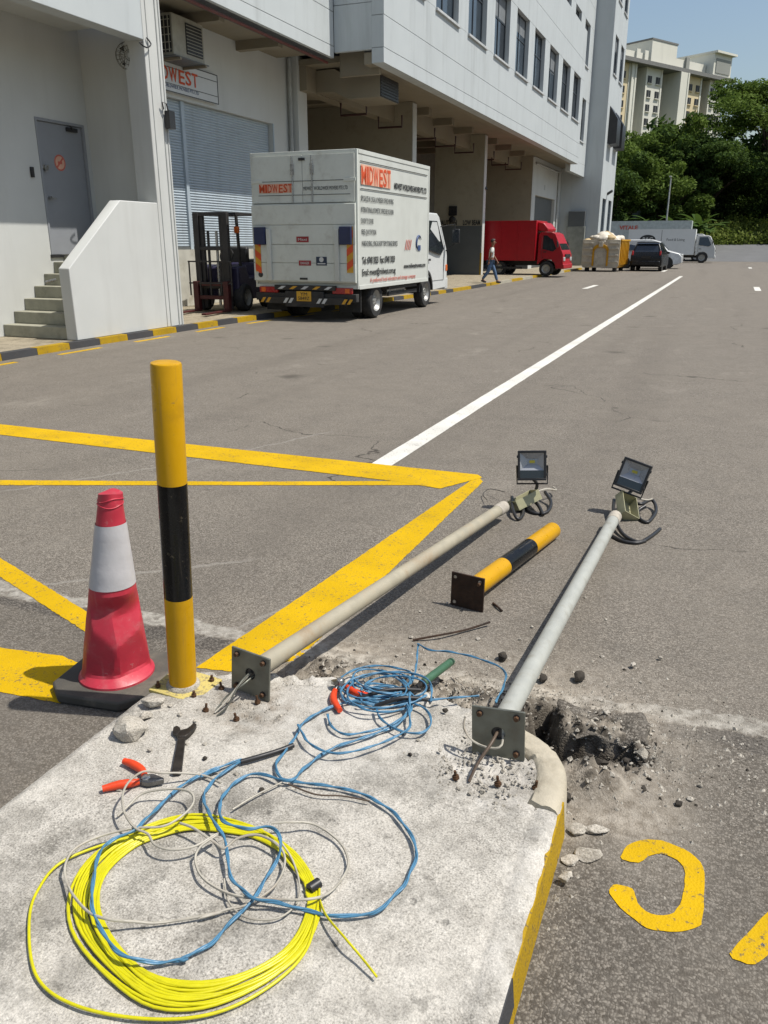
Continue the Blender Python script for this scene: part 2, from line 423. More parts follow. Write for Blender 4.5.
CONEW = pm('cone_white_sleeve', S(226,224,226,.62), .4, var=.05, scale=20, dirt=S(176,170,168,.7), dirt_amt=.35, dirt_scale=10, bmp=.35, bscale=22, bdist=.006)
BOLY = pm('bollard_yellow_gloss', S(236,178,2,.60), .34, spec=.3, chips=S(150,128,84,.6), var=.05, scale=6, dirt=S(150,110,30,.6), dirt_amt=.3, dirt_scale=9, bmp=.03)
YCABLE = pm('yellow_cable_sheath', S(234,226,14,.62), .38, var=.06, scale=30, dirt=S(150,144,60,.6), dirt_amt=.25, dirt_scale=20)
BCABLE = pm('blue_cable_sheath', S(90,150,188,.58), .45, var=.12, scale=25, dirt=S(70,100,116,.6), dirt_amt=.4, dirt_scale=30, bmp=.2, bscale=120)
WCABLE = pm('grey_cable_sheath', S(190,184,170,.72), .55, var=.1, scale=25, dirt=S(150,120,90,.6), dirt_amt=.5, dirt_scale=8)
ORANGE = pm('orange_grip', S(238,74,28,.72), .4, var=.06, scale=30)
TOOLST = pm('tool_steel', S(130,130,130,.6), .32, metal=.85, var=.25, scale=40)
TOOLDK = pm('dark_tool_steel', S(70,66,62,.6), .45, metal=.6, var=.3, scale=40, dirt=S(120,106,86,.5), dirt_amt=.4, dirt_scale=30)
GREENH = pm('green_handle', S(70,112,84,.66), .5, var=.12, scale=30)
KHAKI = pm('junction_box_enamel', S(188,184,146,.66), .5, var=.08, scale=20)
ROCKM = make_concrete('rock_concrete', S(186,178,162,.66), S(222,215,202,.70), S(150,142,128,.6))
CLOD = pm('dark_soil_clod', S(62,56,48,.7), .95, var=.35, scale=30, bmp=.6, bscale=60, world=True)
TRUCKW = pm('truck_white_paint', S(218,221,214,.74), .42, var=.03, scale=2, dirt=S(168,164,150,.7), dirt_amt=.22, dirt_scale=2, streak=True)
FARWHITE = pm('far_truck_white', S(232,235,234,.8), .45, var=.02)
TRUCKALU = pm('truck_grey_panel', S(214,218,210,.84), .5, var=.04, scale=3, dirt=S(170,164,150,.7), dirt_amt=.4, dirt_scale=4)
CHROME = pm('bare_metal', S(190,190,188,.7), .3, metal=.8, var=.1)
CHASSIS = pm('chassis_black', (.02,.02,.02), .7, var=.3, dirt=S(110,100,86,.5), dirt_amt=.4, dirt_scale=4)
CABW = pm('cab_white_paint', S(228,230,228,.66), .35, var=.02)
REDP = pm('red_truck_paint', S(196,12,34,.62), .4, var=.05, dirt=S(130,40,44,.6), dirt_amt=.25)
BLACKCAR = pm('black_car_paint', (.007,.0075,.009), .3, var=.1, spec=.4)
SILVER = pm('silver_car_paint', S(214,216,216,.78), .3, metal=.0, coat=.5)
WHEELM = pm('wheel_rim', S(190,190,186,.6), .4, metal=.5, var=.15)
REDL = pm('tail_lamp_red', S(170,20,24,.7), .25)
ORL = pm('lamp_orange', S(235,110,20,.7), .3)
HEADL = pm('lamp_clear', S(220,222,220,.7), .12, spec=.9)
CHEVR = pm('chevron_red_orange', S(232,84,30,.74), .4)
CHEVY = pm('chevron_yellow', S(226,168,40,.72), .4)
NAVY = pm('navy_lamp_box', S(40,52,96,.6), .45)
LABELR = pm('label_red', S(176,50,56,.65), .5)
LABELN = pm('label_dark_blue', S(40,58,84,.65), .5)
PLATEY = pm('number_plate_yellow', S(232,178,50,.7), .5)
INK = pm('print_black', S(58,60,60,.6), .6)
INKG = pm('print_grey', S(96,100,100,.7), .6)
INKR = pm('print_red', S(214,108,92,.72), .6)
INKO = pm('print_orange_red', S(222,84,36,.72), .6, var=.25, scale=14)
INKOL = pm('print_pale_orange', S(238,186,158,.72), .6)
INKB = pm('print_blue', S(60,84,130,.66), .6)
SIGNW = pm('sign_face', S(220,222,220,.74), .5, var=.02)
FORKR = pm('forklift_red', S(104,30,28,.4), .6, var=.2, dirt=S(60,46,40,.5), dirt_amt=.5)
FORKD = pm('forklift_dark', (.026,.024,.024), .55, var=.3, dirt=S(90,80,66,.5), dirt_amt=.3)
FORKV = pm('forklift_violet', S(60,56,92,.55), .5)
SKIPY = pm('skip_yellow', S(226,166,24,.66), .5, var=.1, dirt=S(120,86,40,.6), dirt_amt=.4, dirt_scale=3)
SKIPG = pm('skip_grey', S(204,196,178,.80), .7, var=.12, dirt=S(120,104,84,.6), dirt_amt=.55, dirt_scale=3)
BAGW = pm('white_rubbish_bag', S(222,214,198,.74), .5, var=.12, scale=5, bmp=.4, bscale=8, bdist=.03)
BAGT = pm('tan_rubbish_bag', S(200,176,130,.68), .6, var=.12, scale=5, bmp=.4, bscale=8, bdist=.03)
SKIN = pm('skin', S(150,104,80,.7), .6)
HAIRM = pm('dark_hair', (.03,.022,.018), .7)
SHIRT = pm('pale_grey_shirt', S(226,226,220,.82), .85, var=.08, scale=14, bmp=.3, bscale=20)
JEANS = pm('blue_jeans', S(96,124,160,.6), .9, var=.18, scale=8, bmp=.3, bscale=30)
SHOE = pm('black_shoe', (.02,.02,.02), .6)
HDBW = pm('tower_white_render', S(228,226,212,.84), .8, var=.04, scale=.2, dirt=S(170,168,160,.7), dirt_amt=.3, dirt_scale=.3, streak=True)
HDBB = pm('tower_beige_render', S(232,214,174,.8), .8, var=.05, scale=.2)
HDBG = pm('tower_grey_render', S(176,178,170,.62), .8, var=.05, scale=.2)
HDBR = pm('tower_roof_slab', S(150,150,146,.55), .8)
BARK = pm('bark', S(96,82,66,.5), .95, var=.3, scale=6, bmp=.6, bscale=20, bdist=.03)
GRASSG = pm('hill_soil', S(88,96,50,.45), .95, var=.3, scale=.5)
PIPE = pm('pipe_grey', S(200,203,200,.6), .6)
PIPER = pm('pipe_red_brown', S(112,52,42,.6), .55)
BRKT = pm('hanger_dark_red', S(70,34,30,.6), .6)

def leaf_mat(name, dark, light, trans=.35):
    m, nt, b = newmat(name)
    nt.nodes.remove(b)
    out = nt.nodes['Material Output']
    geo = nt.nodes.new('ShaderNodeNewGeometry')
    v = coords(nt)
    n1 = tex_noise(nt, v, .5, 4, .6)
    f = math_n(nt, 'ADD', math_n(nt,'MULTIPLY', geo.outputs['Random Per Island'], .55), math_n(nt,'MULTIPLY', ramp(nt, n1, .3, .7), .45))
    c = mixc(nt, f, dark, light)
    d = nt.nodes.new('ShaderNodeBsdfDiffuse'); t = nt.nodes.new('ShaderNodeBsdfTranslucent'); g = nt.nodes.new('ShaderNodeBsdfGlossy')
    g.inputs['Roughness'].default_value = .6; g.inputs['Color'].default_value = (.3,.35,.2,1)
    nt.links.new(c, d.inputs[0]); nt.links.new(mixc(nt, .5, c, (.10,.16,.02)), t.inputs[0])
    m1 = nt.nodes.new('ShaderNodeMixShader'); m1.inputs[0].default_value = trans
    nt.links.new(d.outputs[0], m1.inputs[1]); nt.links.new(t.outputs[0], m1.inputs[2])
    m2 = nt.nodes.new('ShaderNodeMixShader'); m2.inputs[0].default_value = .03
    nt.links.new(m1.outputs[0], m2.inputs[1]); nt.links.new(g.outputs[0], m2.inputs[2])
    nt.links.new(m2.outputs[0], out.inputs[0])
    MATS[name] = m; return m
LEAF_A = leaf_mat('leaf_mid_green', (.046,.082,.018), (.155,.22,.048))
LEAF_B = leaf_mat('leaf_dark_green', (.026,.050,.015), (.080,.130,.034))
LEAF_C = leaf_mat('leaf_yellow_green', (.070,.100,.020), (.19,.22,.05))
LEAF_D = leaf_mat('leaf_banana', (.035,.070,.018), (.085,.14,.04))

def text_mesh(s, size, bold=0.0, ext=.0015, align='LEFT', xs=1.0):
    cu = bpy.data.curves.new('lettering', 'FONT'); cu.body = s; cu.size = size; cu.offset = bold; cu.extrude = ext
    cu.align_x = align; cu.resolution_u = 2
    o = bpy.data.objects.new('tmp', cu); COL.objects.link(o)
    dg = bpy.context.evaluated_depsgraph_get()
    me = bpy.data.meshes.new_from_object(o.evaluated_get(dg))
    bpy.data.objects.remove(o); bpy.data.curves.remove(cu)
    if xs != 1.0:
        for v in me.vertices: v.co.x *= xs
    return me
def put_text(s, size, mat, parent, loc, facing, width=None, bold=0.0, name='lettering', align='LEFT'):
    # facing: '-y' reads along +x, '+x' reads along +y
    me = text_mesh(s, size, bold, align=align)
    if width:
        xs = [v.co.x for v in me.vertices]; m0 = min(xs); w = max(xs)-m0; k = width/w if w else 1
        for v in me.vertices: v.co.x = (v.co.x-m0)*k
    me.materials.clear(); me.materials.append(mat)
    o = bpy.data.objects.new(name, me); COL.objects.link(o); o.parent = parent
    o.location = loc
    o.rotation_euler = (R(90), 0, 0) if facing == '-y' else (R(90), 0, R(90))
    return o
# ================================================================== ground
def poly_dist(poly, x, y):
    # signed distance, positive inside
    inside = False; best = 1e9; n = len(poly)
    for i in range(n):
        x1,y1 = poly[i]; x2,y2 = poly[(i+1)%n]
        if (y1 > y) != (y2 > y) and x < (x2-x1)*(y-y1)/(y2-y1)+x1: inside = not inside
        dx,dy = x2-x1, y2-y1; t = max(0,min(1,((x-x1)*dx+(y-y1)*dy)/(dx*dx+dy*dy)))
        best = min(best, math.hypot(x-x1-t*dx, y-y1-t*dy))
    return best if inside else -best
HOLE = [(-.45,2.46),(-.37,2.50),(-.31,2.32),(-.10,2.37),(-.045,2.29),(-.08,2.225),(-.18,2.18),(-.30,2.15),(-.38,2.18),(-.45,2.30)]
def ground_h(x, y):
    n1 = noise.noise(Vector((x*9, y*9, 1.3))); n2 = noise.noise(Vector((x*33, y*33, 4.1))); n3 = noise.noise(Vector((x*80, y*80, 7)))
    d = poly_dist(HOLE, x+.02*n2+.01*n3, y+.02*n1+.01*n3)
    z = 0.0
    # loose spoil at the end of the island
    m = sm(-1.45,-1.15,x)*sm(.12,-.28,x)*sm(2.0,2.14,y)*sm(2.62,2.36,y)
    z += m*(.036 + .040*n1 + .036*n2 + .018*n3)
    fr = sm(-1.5,-1.2,x)*sm(.25,-.1,x)*sm(2.0,2.2,y)*sm(2.9,2.5,y)
    z += fr*(.004*n2 + .004*abs(n3))
    z = max(z, 0.0) if d < 0 else z
    hole = sm(0, .035, d)
    z -= hole*(.14 + .03*n2)
    # lip of broken asphalt behind the hole
    dust = sm(-1.75,-1.3,x)*sm(.28,-.25,x)*sm(1.95,2.2,y)*sm(3.05,2.45,y)
    dust = max(dust, .75*sm(.22,-.1,x)*sm(1.7,1.9,y)*sm(2.5,2.2,y)*sm(-1.0,-.3,x))
    dust *= .75+.5*n1+.2*n2
    soil = max(hole, sm(-.055,.01,d)*(.65+.6*n2), .8*sm(.18,.5,n1*.7+.8*n2)*m)
    return z, max(0,min(1,dust)), max(0,min(1,soil))
def axis(a, b, step, far):
    lo = [-f for f in far]; out = []
    core = list(np.arange(a, b+1e-6, step))
    return core
xs = [-400,-200,-90,-40,-20,-10,-6,-4,-3,-2.4,-2.0] + list(np.arange(-1.8,.62,.012)) + [.8,1.0,1.4,2,3,5,8,14,30,70,160,400]
ys = [-60,-20,-8,-3,-1,0,.6,1.2] + list(np.arange(1.66,3.16,.012)) + [3.3,3.6,4,5,6.5,8.5,11,15,20,28,40,60,90,140,220,350,600]
gv, gd, gs = [], [], []
for y in ys:
    for x in xs:
        if -1.82 < x < .66 and 1.64 < y < 3.2: z, du, so = ground_h(x, y)
        else: z, du, so = 0, 0, 0
        gv.append((x,y,z)); gd.append(du); gs.append(so)
nx = len(xs)
gf = [(j*nx+i, j*nx+i+1, (j+1)*nx+i+1, (j+1)*nx+i) for j in range(len(ys)-1) for i in range(nx-1)]
me = bpy.data.meshes.new('road'); me.from_pydata(gv, [], gf)
for nm, arr in (('dust', gd), ('soil', gs)):
    a = me.attributes.new(nm, 'FLOAT', 'POINT'); a.data.foreach_set('value', arr)
me.polygons.foreach_set('use_smooth', [True]*len(me.polygons))
me.materials.append(ASPHALT)
road = bpy.data.objects.new('road', me); COL.objects.link(road); tag(road, kind='structure')

# ------------------------------------------------------------------ painted markings, sheets 4 mm above the road
def marking(name, pts, mat, z=.0022, ragged=.0022):
    P = [Vector((p[0],p[1],0)) for p in pts]; out = []
    n = len(P)
    for i in range(n):
        a, b = P[i], P[(i+1)%n]; L = (b-a).length; k = max(1, min(400, int(L/.02))) if L < 9 else max(1,int(L/.25))
        nrm = Vector((-(b-a).y, (b-a).x, 0)).normalized()
        for j in range(k):
            q = a.lerp(b, j/k)
            out.append((q + nrm*random.gauss(0, ragged*.6)))
    mb = MB(); mb.add([(p.x,p.y,z) for p in out], [tuple(range(len(out)))])
    o = mb.build(name, mat, fix=False)
    if o.data.polygons[0].normal.z < 0: o.data.flip_normals()
    o.parent = road
    return o
def gpoly(*px): return [G(x,y)[:2] for x,y in px]
marking('yellow_line', gpoly((196,668),(478,476),(483,482),(290,668),(262,668),(232,672)), YPAINT)
marking('yellow_line', gpoly((-40,420),(0,424.5),(478,475),(482,478),(440,489),(398,482),(0,435),(-40,431)), YPAINT, .0034)
marking('yellow_line', gpoly((-40,480.5),(0,480.5),(250,482),(430,481),(424,485.5),(250,485.5),(0,485.5),(-40,485.5)), YPAINT, .0028)
marking('yellow_line', gpoly((-30,540),(0,558),(95,617),(112,640),(88,634),(0,577),(-30,560)), YPAINT)
marking('yellow_line', gpoly((-60,640),(0,648),(62,656),(90,668),(60,704),(0,692),(-60,684)), YPAINT)
# long white lane line and dashes
A, B = G(379,467), G(685,276)
def stripe(x0,y0,x1,y1,w): 
    d = Vector((x1-x0,y1-y0,0)).normalized(); n = Vector((-d.y,d.x,0))*w/2
    return [(x0+n.x,y0+n.y),(x1+n.x,y1+n.y),(x1-n.x,y1-n.y),(x0-n.x,y0-n.y)]
marking('white_line', stripe(-2.17,5.25,-1.93,43.5,.16), WPAINT)
for px in ((590,287),(664,271),(757,289),(750,268)):
    q = G(*px); marking('white_dash', stripe(q.x,q.y-1.3,q.x+.02,q.y+1.5,.2), WPAINT)
# painted letters on the road
def gl(name, px): return marking(name, [tuple(p[:2]) for p in spline([G(*q) for q in px], .02, True)], YPAINT, .0024, .0012)
s = lambda x, y: (590+x/4.3146, 820+y/4.3146)
gl('painted_letter', [s(140,172),(s(138,150)),s(160,115),s(200,95),s(250,86),s(310,92),s(370,112),s(430,142),s(475,185),s(494,230),s(494,290),s(488,380),s(482,440),s(470,460),s(420,478),s(370,485),s(310,480),s(245,470),s(190,430),s(130,380),s(95,335),s(84,305),s(100,282),s(135,284),s(180,298),s(195,325),s(205,360),s(240,395),s(290,412),s(340,410),s(375,385),s(395,345),s(405,290),s(410,235),s(402,205),s(375,175),s(330,155),s(290,148),s(250,160),s(210,187)])
gl('painted_letter', [s(602,580),s(690,480),s(770,395),s(960,250),s(1000,330),s(880,430),s(790,560),s(712,626),s(650,612)])

# ------------------------------------------------------------------ traffic island
XL, XR, Y0 = -1.63, -.232, -3.0
YEND = [(-1.63,1.86),(-1.60,1.97),(-1.54,2.07),(-1.42,2.15),(-1.2,2.20),(-1.05,2.27),(-.75,2.26),(-.58,2.23),(-.42,2.16),(-.33,2.09),(-.28,2.03),(-.25,1.96),(-.232,1.84)]
def yend(x):
    for (a,ya),(b,yb) in zip(YEND, YEND[1:]):
        if a-1e-6 <= x <= b+1e-6: return ya + (yb-ya)*(x-a)/(b-a)
    return 1.85
cols = [XL, XL+.006, XL+.014] + list(np.arange(XL+.025, XR-.02, .011)) + [XR-.014, XR-.006, XR]
vfine = list(np.linspace(0,1,150))
iv, idu, iso = [], [], []
rows = [Y0,-1.5,-.5,0,.3]
for x in cols:
    ye = yend(x)
    mid_ = -1.1 < x < -.38
    ye += (.018*noise.noise(Vector((x*14,3,2)))+.012*noise.noise(Vector((x*41,5,2)))) if -1.5 < x < -.36 else 0
    ycol = rows + [.55+(ye-.55)*t for t in vfine]
    for y in ycol:
        e = min(x-XL, XR-x, ye-y)
        n1 = noise.noise(Vector((x*5,y*5,9))); n2 = noise.noise(Vector((x*24,y*24,3))); n3 = noise.noise(Vector((x*70,y*70,5)))
        z = .12 + .0025*n1 + .0012*n2 - .012*(1-sm(0,.022,e))
        # chipped patch round the two foundations
        c1 = sm(.20,.06, math.hypot((x+1.25)/1.1, (y-1.93)))
        c2 = sm(.24,.07, math.hypot((x+.45), (y-1.90)*1.0))
        br = sm(.16,.02, ye-y)*(1 if -1.5 < x < -.36 else 0)
        z -= c1*(.006+.006*n2+.003*n3) + c2*(.010+.012*n2+.006*n3) + br*(.018+.02*n2+.01*n3)
        # worn joint along the kerb edge
        gx_ = -.30 + .012*noise.noise(Vector((0,y*7,1)))
        z -= .005*sm(.012,.003,abs(x-gx_))*(1 if y < 1.82 else 0)
        iv.append((x,y,z))
        idu.append(max(0,min(1, .9*c2*(.6+n2) + .35*br + .55*sm(.08,.02,abs(x+.262))*(.6+.8*n1) + .5*sm(.35,.1,math.hypot(x+.95,y-1.95)) )))
        iso.append(max(0,min(1, .9*c1*(.45+n2) + .45*c2*max(0,n1+.1) )))
nr = len(rows)+len(vfine); nc = len(cols)
ifc = [(i*nr+j, (i+1)*nr+j, (i+1)*nr+j+1, i*nr+j+1) for i in range(nc-1) for j in range(nr-1)]
# skirt down into the road
per = [i*nr for i in range(nc)] + [(nc-1)*nr+j for j in range(1,nr)] + [i*nr+nr-1 for i in range(nc-2,-1,-1)] + [j for j in range(nr-2,0,-1)]
base = len(iv)
for k in per:
    x,y,z = iv[k]
    ox = .012 if x > XR-.001 else (-.012 if x < XL+.001 else 0)
    iv.append((x+ox,y,-.06)); idu.append(0.2); iso.append(.4)
for a in range(len(per)):
    b_ = (a+1) % len(per); ifc.append((per[a], base+a, base+b_, per[b_]))
me = bpy.data.meshes.new('traffic_island'); me.from_pydata(iv, [], ifc)
bm = bmesh.new(); bm.from_mesh(me); bmesh.ops.recalc_face_normals(bm, faces=bm.faces); bm.to_mesh(me); bm.free()
for nm, arr in (('dust', idu), ('soil', iso)):
    a = me.attributes.new(nm, 'FLOAT', 'POINT'); a.data.foreach_set('value', arr)
me.polygons.foreach_set('use_smooth', [True]*len(me.polygons)); me.set_sharp_from_angle(angle=R(50))
me.materials.append(CONCRETE)
island = bpy.data.objects.new('traffic_island', me); COL.objects.link(island); tag(island, kind='structure')
def kerb_face(name, y0, y1, z0, z1, mat, t, label=None):
    mb = MB(); n = max(2,int((y1-y0)/.03)); vs = []
    for i in range(n+1):
        y = y0+(y1-y0)*i/n
        j0 = .004*noise.noise(Vector((y*20,z0*50,2))); j1 = .004*noise.noise(Vector((y*20,z1*50,6)))
        def fx(z): return XR + .012*(.12-z)/.18 + t
        # follow the plan of the end
        dx = 0
        vs += [(fx(z0)-.03,y,z0+j0),(fx(z0),y,z0+j0),(fx(z1)-.002,y,z1+j1),(fx(z1)-.03,y,z1+j1+.0015)]
    fs = []
    for i in range(n):
        for k in range(3): fs.append((i*4+k,(i+1)*4+k,(i+1)*4+k+1,i*4+k+1))
    o = mb.add(vs, fs).build(name, mat, island)
    return o
kerb_face('yellow_kerb_face', 1.27, 1.86, -.01, .108, YKERB, .004)
kerb_face('black_kerb_face', .2, 1.268, .035, .109, KBLACK, .004)
kerb_face('yellow_kerb_face', .2, 1.268, -.01, .034, YKERB, .005)
# cream rounded kerb stone at the corner
cp = [(-.236,1.80),(-.236,1.88),(-.243,1.955),(-.262,2.02),(-.30,2.075),(-.35,2.115),(-.41,2.15)]
cp = spline([(a,b,0) for a,b in cp], .02)
rings = []
for i, p in enumerate(cp):
    a = cp[max(0,i-1)]; b_ = cp[min(len(cp)-1,i+1)]; t = (b_-a).normalized(); n = Vector((-t.y,t.x,0))  # inward
    if n.x > 0: n = -n
    w = .085 + .012*noise.noise(Vector((i*.3,2,2))) - (.03 if i in (0,) else 0)
    j = .005*noise.noise(Vector((i*.8,1,7)))
    prof = [(-.012,-.05),(-.008,.06),(-.004,.105),(.006,.122+j),(.022,.130+j),(w*.6,.131+j),(w-.012,.127+j),(w,.110),(w,.09)]
    rings.append([(p + n*o_).xy.to_3d() + Vector((0,0,z_)) for o_, z_ in prof])
CREAM = pm('cream_kerb_paint', S(206,196,174,.64), .75, var=.08, scale=10, dirt=S(150,138,116,.7), dirt_amt=.5, dirt_scale=12, bmp=.6, bscale=45, bdist=.008, world=True)
MB().loft([list(map(tuple,r)) for r in rings]).build('corner_kerb_stone', CREAM, island, smooth=45)

# undermined asphalt slab behind the hole
bm = bmesh.new(); bmesh.ops.create_cube(bm, size=1)
bmesh.ops.subdivide_edges(bm, edges=bm.edges, cuts=16, use_grid_fill=True)
for v in bm.verts:
    p = v.co.copy()
    r_ = Vector((max(-.40,min(.40,p.x)),max(-.40,min(.40,p.y)),max(-.36,min(.36,p.z))))
    q = r_ + (p-r_).normalized()*min((p-r_).length,.12) if (p-r_).length > 1e-6 else p
    q = Vector((q.x*.27,q.y*.17,q.z*.12))
    n = noise.noise_vector(q*9+Vector((3,1,2)))*.030 + noise.noise_vector(q*28)*.014 + noise.noise_vector(q*80)*.005
    v.co = q + n
me = bpy.data.meshes.new('asphalt_slab'); bm.to_mesh(me); bm.free()
me.polygons.foreach_set('use_smooth', [True]*len(me.polygons)); me.materials.append(ASPHALT_CHUNK)
slab = bpy.data.objects.new('asphalt_slab', me); COL.objects.link(slab)
slab.location = (-.195,2.42,-.016); slab.rotation_euler = (R(7),R(2),R(14))
tag(slab, 'broken dark asphalt slab undercut above the hole beside the island corner', 'asphalt slab')
# ================================================================== loose pieces
ZI = .122
def rock_mesh(seed, flat=.6, mat=None, n=14, fine=False):
    r_ = random.Random(seed); bm = bmesh.new()
    for k in range(n):
        v = Vector((r_.gauss(0,1), r_.gauss(0,1), r_.gauss(0,1))).normalized()
        k_ = r_.uniform(.8,1.05)
        bm.verts.new((v.x*.5*k_, v.y*.42*k_, v.z*.5*flat*k_))
    res = bmesh.ops.convex_hull(bm, input=bm.verts)
    bmesh.ops.delete(bm, geom=[e for e in res['geom_interior'] if isinstance(e, bmesh.types.BMVert)], context='VERTS')
    if fine:
        bmesh.ops.bevel(bm, geom=list(bm.edges), offset=.03, segments=1, affect='EDGES')
        bmesh.ops.triangulate(bm, faces=bm.faces)
        bmesh.ops.subdivide_edges(bm, edges=bm.edges, cuts=1)
        for v in bm.verts: v.co += noise.noise_vector(v.co*7+Vector((seed,0,0)))*.02 + noise.noise_vector(v.co*18)*.008
    me = bpy.data.meshes.new('stone'); bm.to_mesh(me); bm.free()
    zmin = min(v.co.z for v in me.vertices)
    for v in me.vertices: v.co.z -= zmin
    me.materials.append(mat); return me
RK = [rock_mesh(i, .45+.1*(i%4), ROCKM, 13+i%5, True) for i in range(8)]
CK = [rock_mesh(40+i, .75, CLOD, 22, True) for i in range(5)]
def stone(name, me, px, z, size, label, cat, group=None, sc=(1,1,1), rz=None, tilt=0):
    p = G(px[0], px[1], z)
    o = bpy.data.objects.new(name, me); COL.objects.link(o)
    o.location = p; o.scale = (size*sc[0], size*sc[1], size*sc[2])
    o.rotation_euler = (tilt, tilt*.6, random.uniform(0,6.28) if rz is None else rz)
    return tag(o, label, cat, group)
big = rock_mesh(101, .7, ROCKM, 20, True)
stone('concrete_lump', big, (130,737), ZI-.006, .125, 'largest pale concrete lump beside the cone base on the island', 'rubble', sc=(1.0,1.0,.95), rz=.4)
stone('concrete_lump', RK[2], (154,706), ZI, .085, 'flat pale concrete flake between cone base and bollard plate', 'rubble', sc=(1.1,1,.7), rz=.2)
stone('concrete_lump', RK[5], (145,719), ZI, .06, 'small pale concrete flake just behind the largest lump', 'rubble', rz=1.2)
stone('concrete_lump', RK[1], (641,760), 0, .062, 'pale stone lying at the right end of the asphalt slab', 'rubble', sc=(.8,.8,1.5), rz=.5)
stone('concrete_lump', RK[3], (596,832), 0, .062, 'flat pale fragment furthest up beside the yellow kerb', 'rubble', sc=(1.3,.8,.45), rz=.3)
stone('concrete_lump', RK[6], (577,832), 0, .07, 'wedge of grey concrete touching the kerb near the cream corner', 'rubble', sc=(1,1,.5), rz=1.0)
stone('concrete_lump', RK[4], (586,856), 0, .085, 'largest flat grey fragment in the heap beside the yellow kerb', 'rubble', sc=(1.25,.95,.4), rz=.6)
stone('concrete_lump', RK[0], (571,862), 0, .06, 'dusty fragment against the yellow kerb below the flat ones', 'rubble', sc=(.9,1.2,.5), rz=2.0)
stone('concrete_lump', RK[7], (564,884), 0, .036, 'small white pebble nearest the yellow kerb face', 'rubble', sc=(1,1,1.1))
stone('concrete_lump', RK[1], (569,876), 0, .03, 'small white pebble behind the nearest kerb pebble', 'rubble')
for i, (px, sz, lb) in enumerate([((502,660),.055,'dark earth clod on the dusty ground between wire and grey pole'),
        ((542,682),.05,'black clod touching the right side of the grey lamp pole'),
        ((578,681),.06,'dark clod on the asphalt right of the grey lamp pole'),
        ((566,800),.04,'black clod just in front of the cream corner kerb'),
        ((616,793),.03,'small dark clod in front of the asphalt slab'),
        ((678,806),.03,'lone dark clod on the asphalt right of the slab'),
        ((643,791),.028,'dark crumb left of the lone clod'),((598,772),.07,'dark clod down inside the hole by the slab'),((630,772),.06,'dark clod at the right end of the hole')]):
    stone('dark_clod', CK[i%5], px, -.05 if 'hole' in lb else .0, sz, lb, 'clod')
smalls = [(446,628),(411,638),(447,604),(532,628),(606,620),(602,657),(641,683),(633,668),(560,722),(690,800),(652,773),(700,787),(664,770),(617,810),(592,800),(660,660),(420,612),(404,655),(397,657),(520,640),(478,640),(585,598)]
for i, px in enumerate(smalls):
    stone('pebble', RK[i%8], px, 0, random.uniform(.014,.03), 'tiny pale pebble scattered on the asphalt around the dig', 'pebble', 'pale pebbles scattered on the asphalt')
isl = [(205,745),(187,745),(418,741),(410,756),(432,700),(440,752),(236,775),(330,725),(262,792),(214,772),(246,742),(150,752),(205,760),(170,707),(180,716),(195,722),(402,735),(445,712),(350,735),(120,790)]
for i, px in enumerate(isl):
    stone('pebble', (RK+CK)[(i*3)%13], px, ZI-.002, random.uniform(.012,.026), 'tiny loose crumb lying on the concrete island top', 'pebble', 'crumbs scattered on the island')
# countless grit
def grit(name, mat, n, fn, s0, s1, label):
    vs, fs = [], []
    for k in range(n):
        x, y, z = fn(); s_ = random.uniform(s0, s1)*(1 if random.random() < .9 else 1.8)
        b = len(vs); a0 = random.uniform(0,6.28)
        for j in range(4):
            a = a0+j*1.57; rr = s_*random.uniform(.6,1.1); vs.append((x+rr*math.cos(a), y+rr*math.sin(a), z-.002))
        vs.append((x+random.uniform(-.3,.3)*s_, y+random.uniform(-.3,.3)*s_, z+s_*random.uniform(.4,.8)))
        fs += [(b,b+1,b+4),(b+1,b+2,b+4),(b+2,b+3,b+4),(b+3,b,b+4)]
    o = MB().add(vs, fs).build(name, mat, fix=False)
    return tag(o, label, 'grit', kind='stuff')
def f_road():
    while True:
        x = random.gauss(-.45,.45); y = random.gauss(2.38,.2)
        if random.random() < .03: x = random.uniform(-.25,.3); y = random.uniform(1.5,2.9)
        if x < XL or x > .6 or y < 1.66 or y > 3.1: continue
        if x < XR+.01 and y < yend(max(XL,min(XR,x)))+.01: continue
        return x, y, ground_h(x,y)[0]
def f_isl():
    while True:
        if random.random() < .55: x = random.gauss(-.47,.13); y = random.gauss(1.93,.12)
        else: x = random.gauss(-1.2,.22); y = random.gauss(1.9,.14)
        if XL+.03 < x < XR-.03 and .8 < y < yend(x)-.03: return x, y, .117
grit('pale_grit', ROCKM, 3200, f_road, .002, .009, 'pale concrete grit strewn over the broken ground behind the island')
grit('dark_grit', CLOD, 700, f_road, .0015, .006, 'dark soil grit strewn round the hole by the island corner')
grit('island_grit', ROCKM, 800, f_isl, .0015, .0055, 'pale grit strewn on the island round the two foundations')
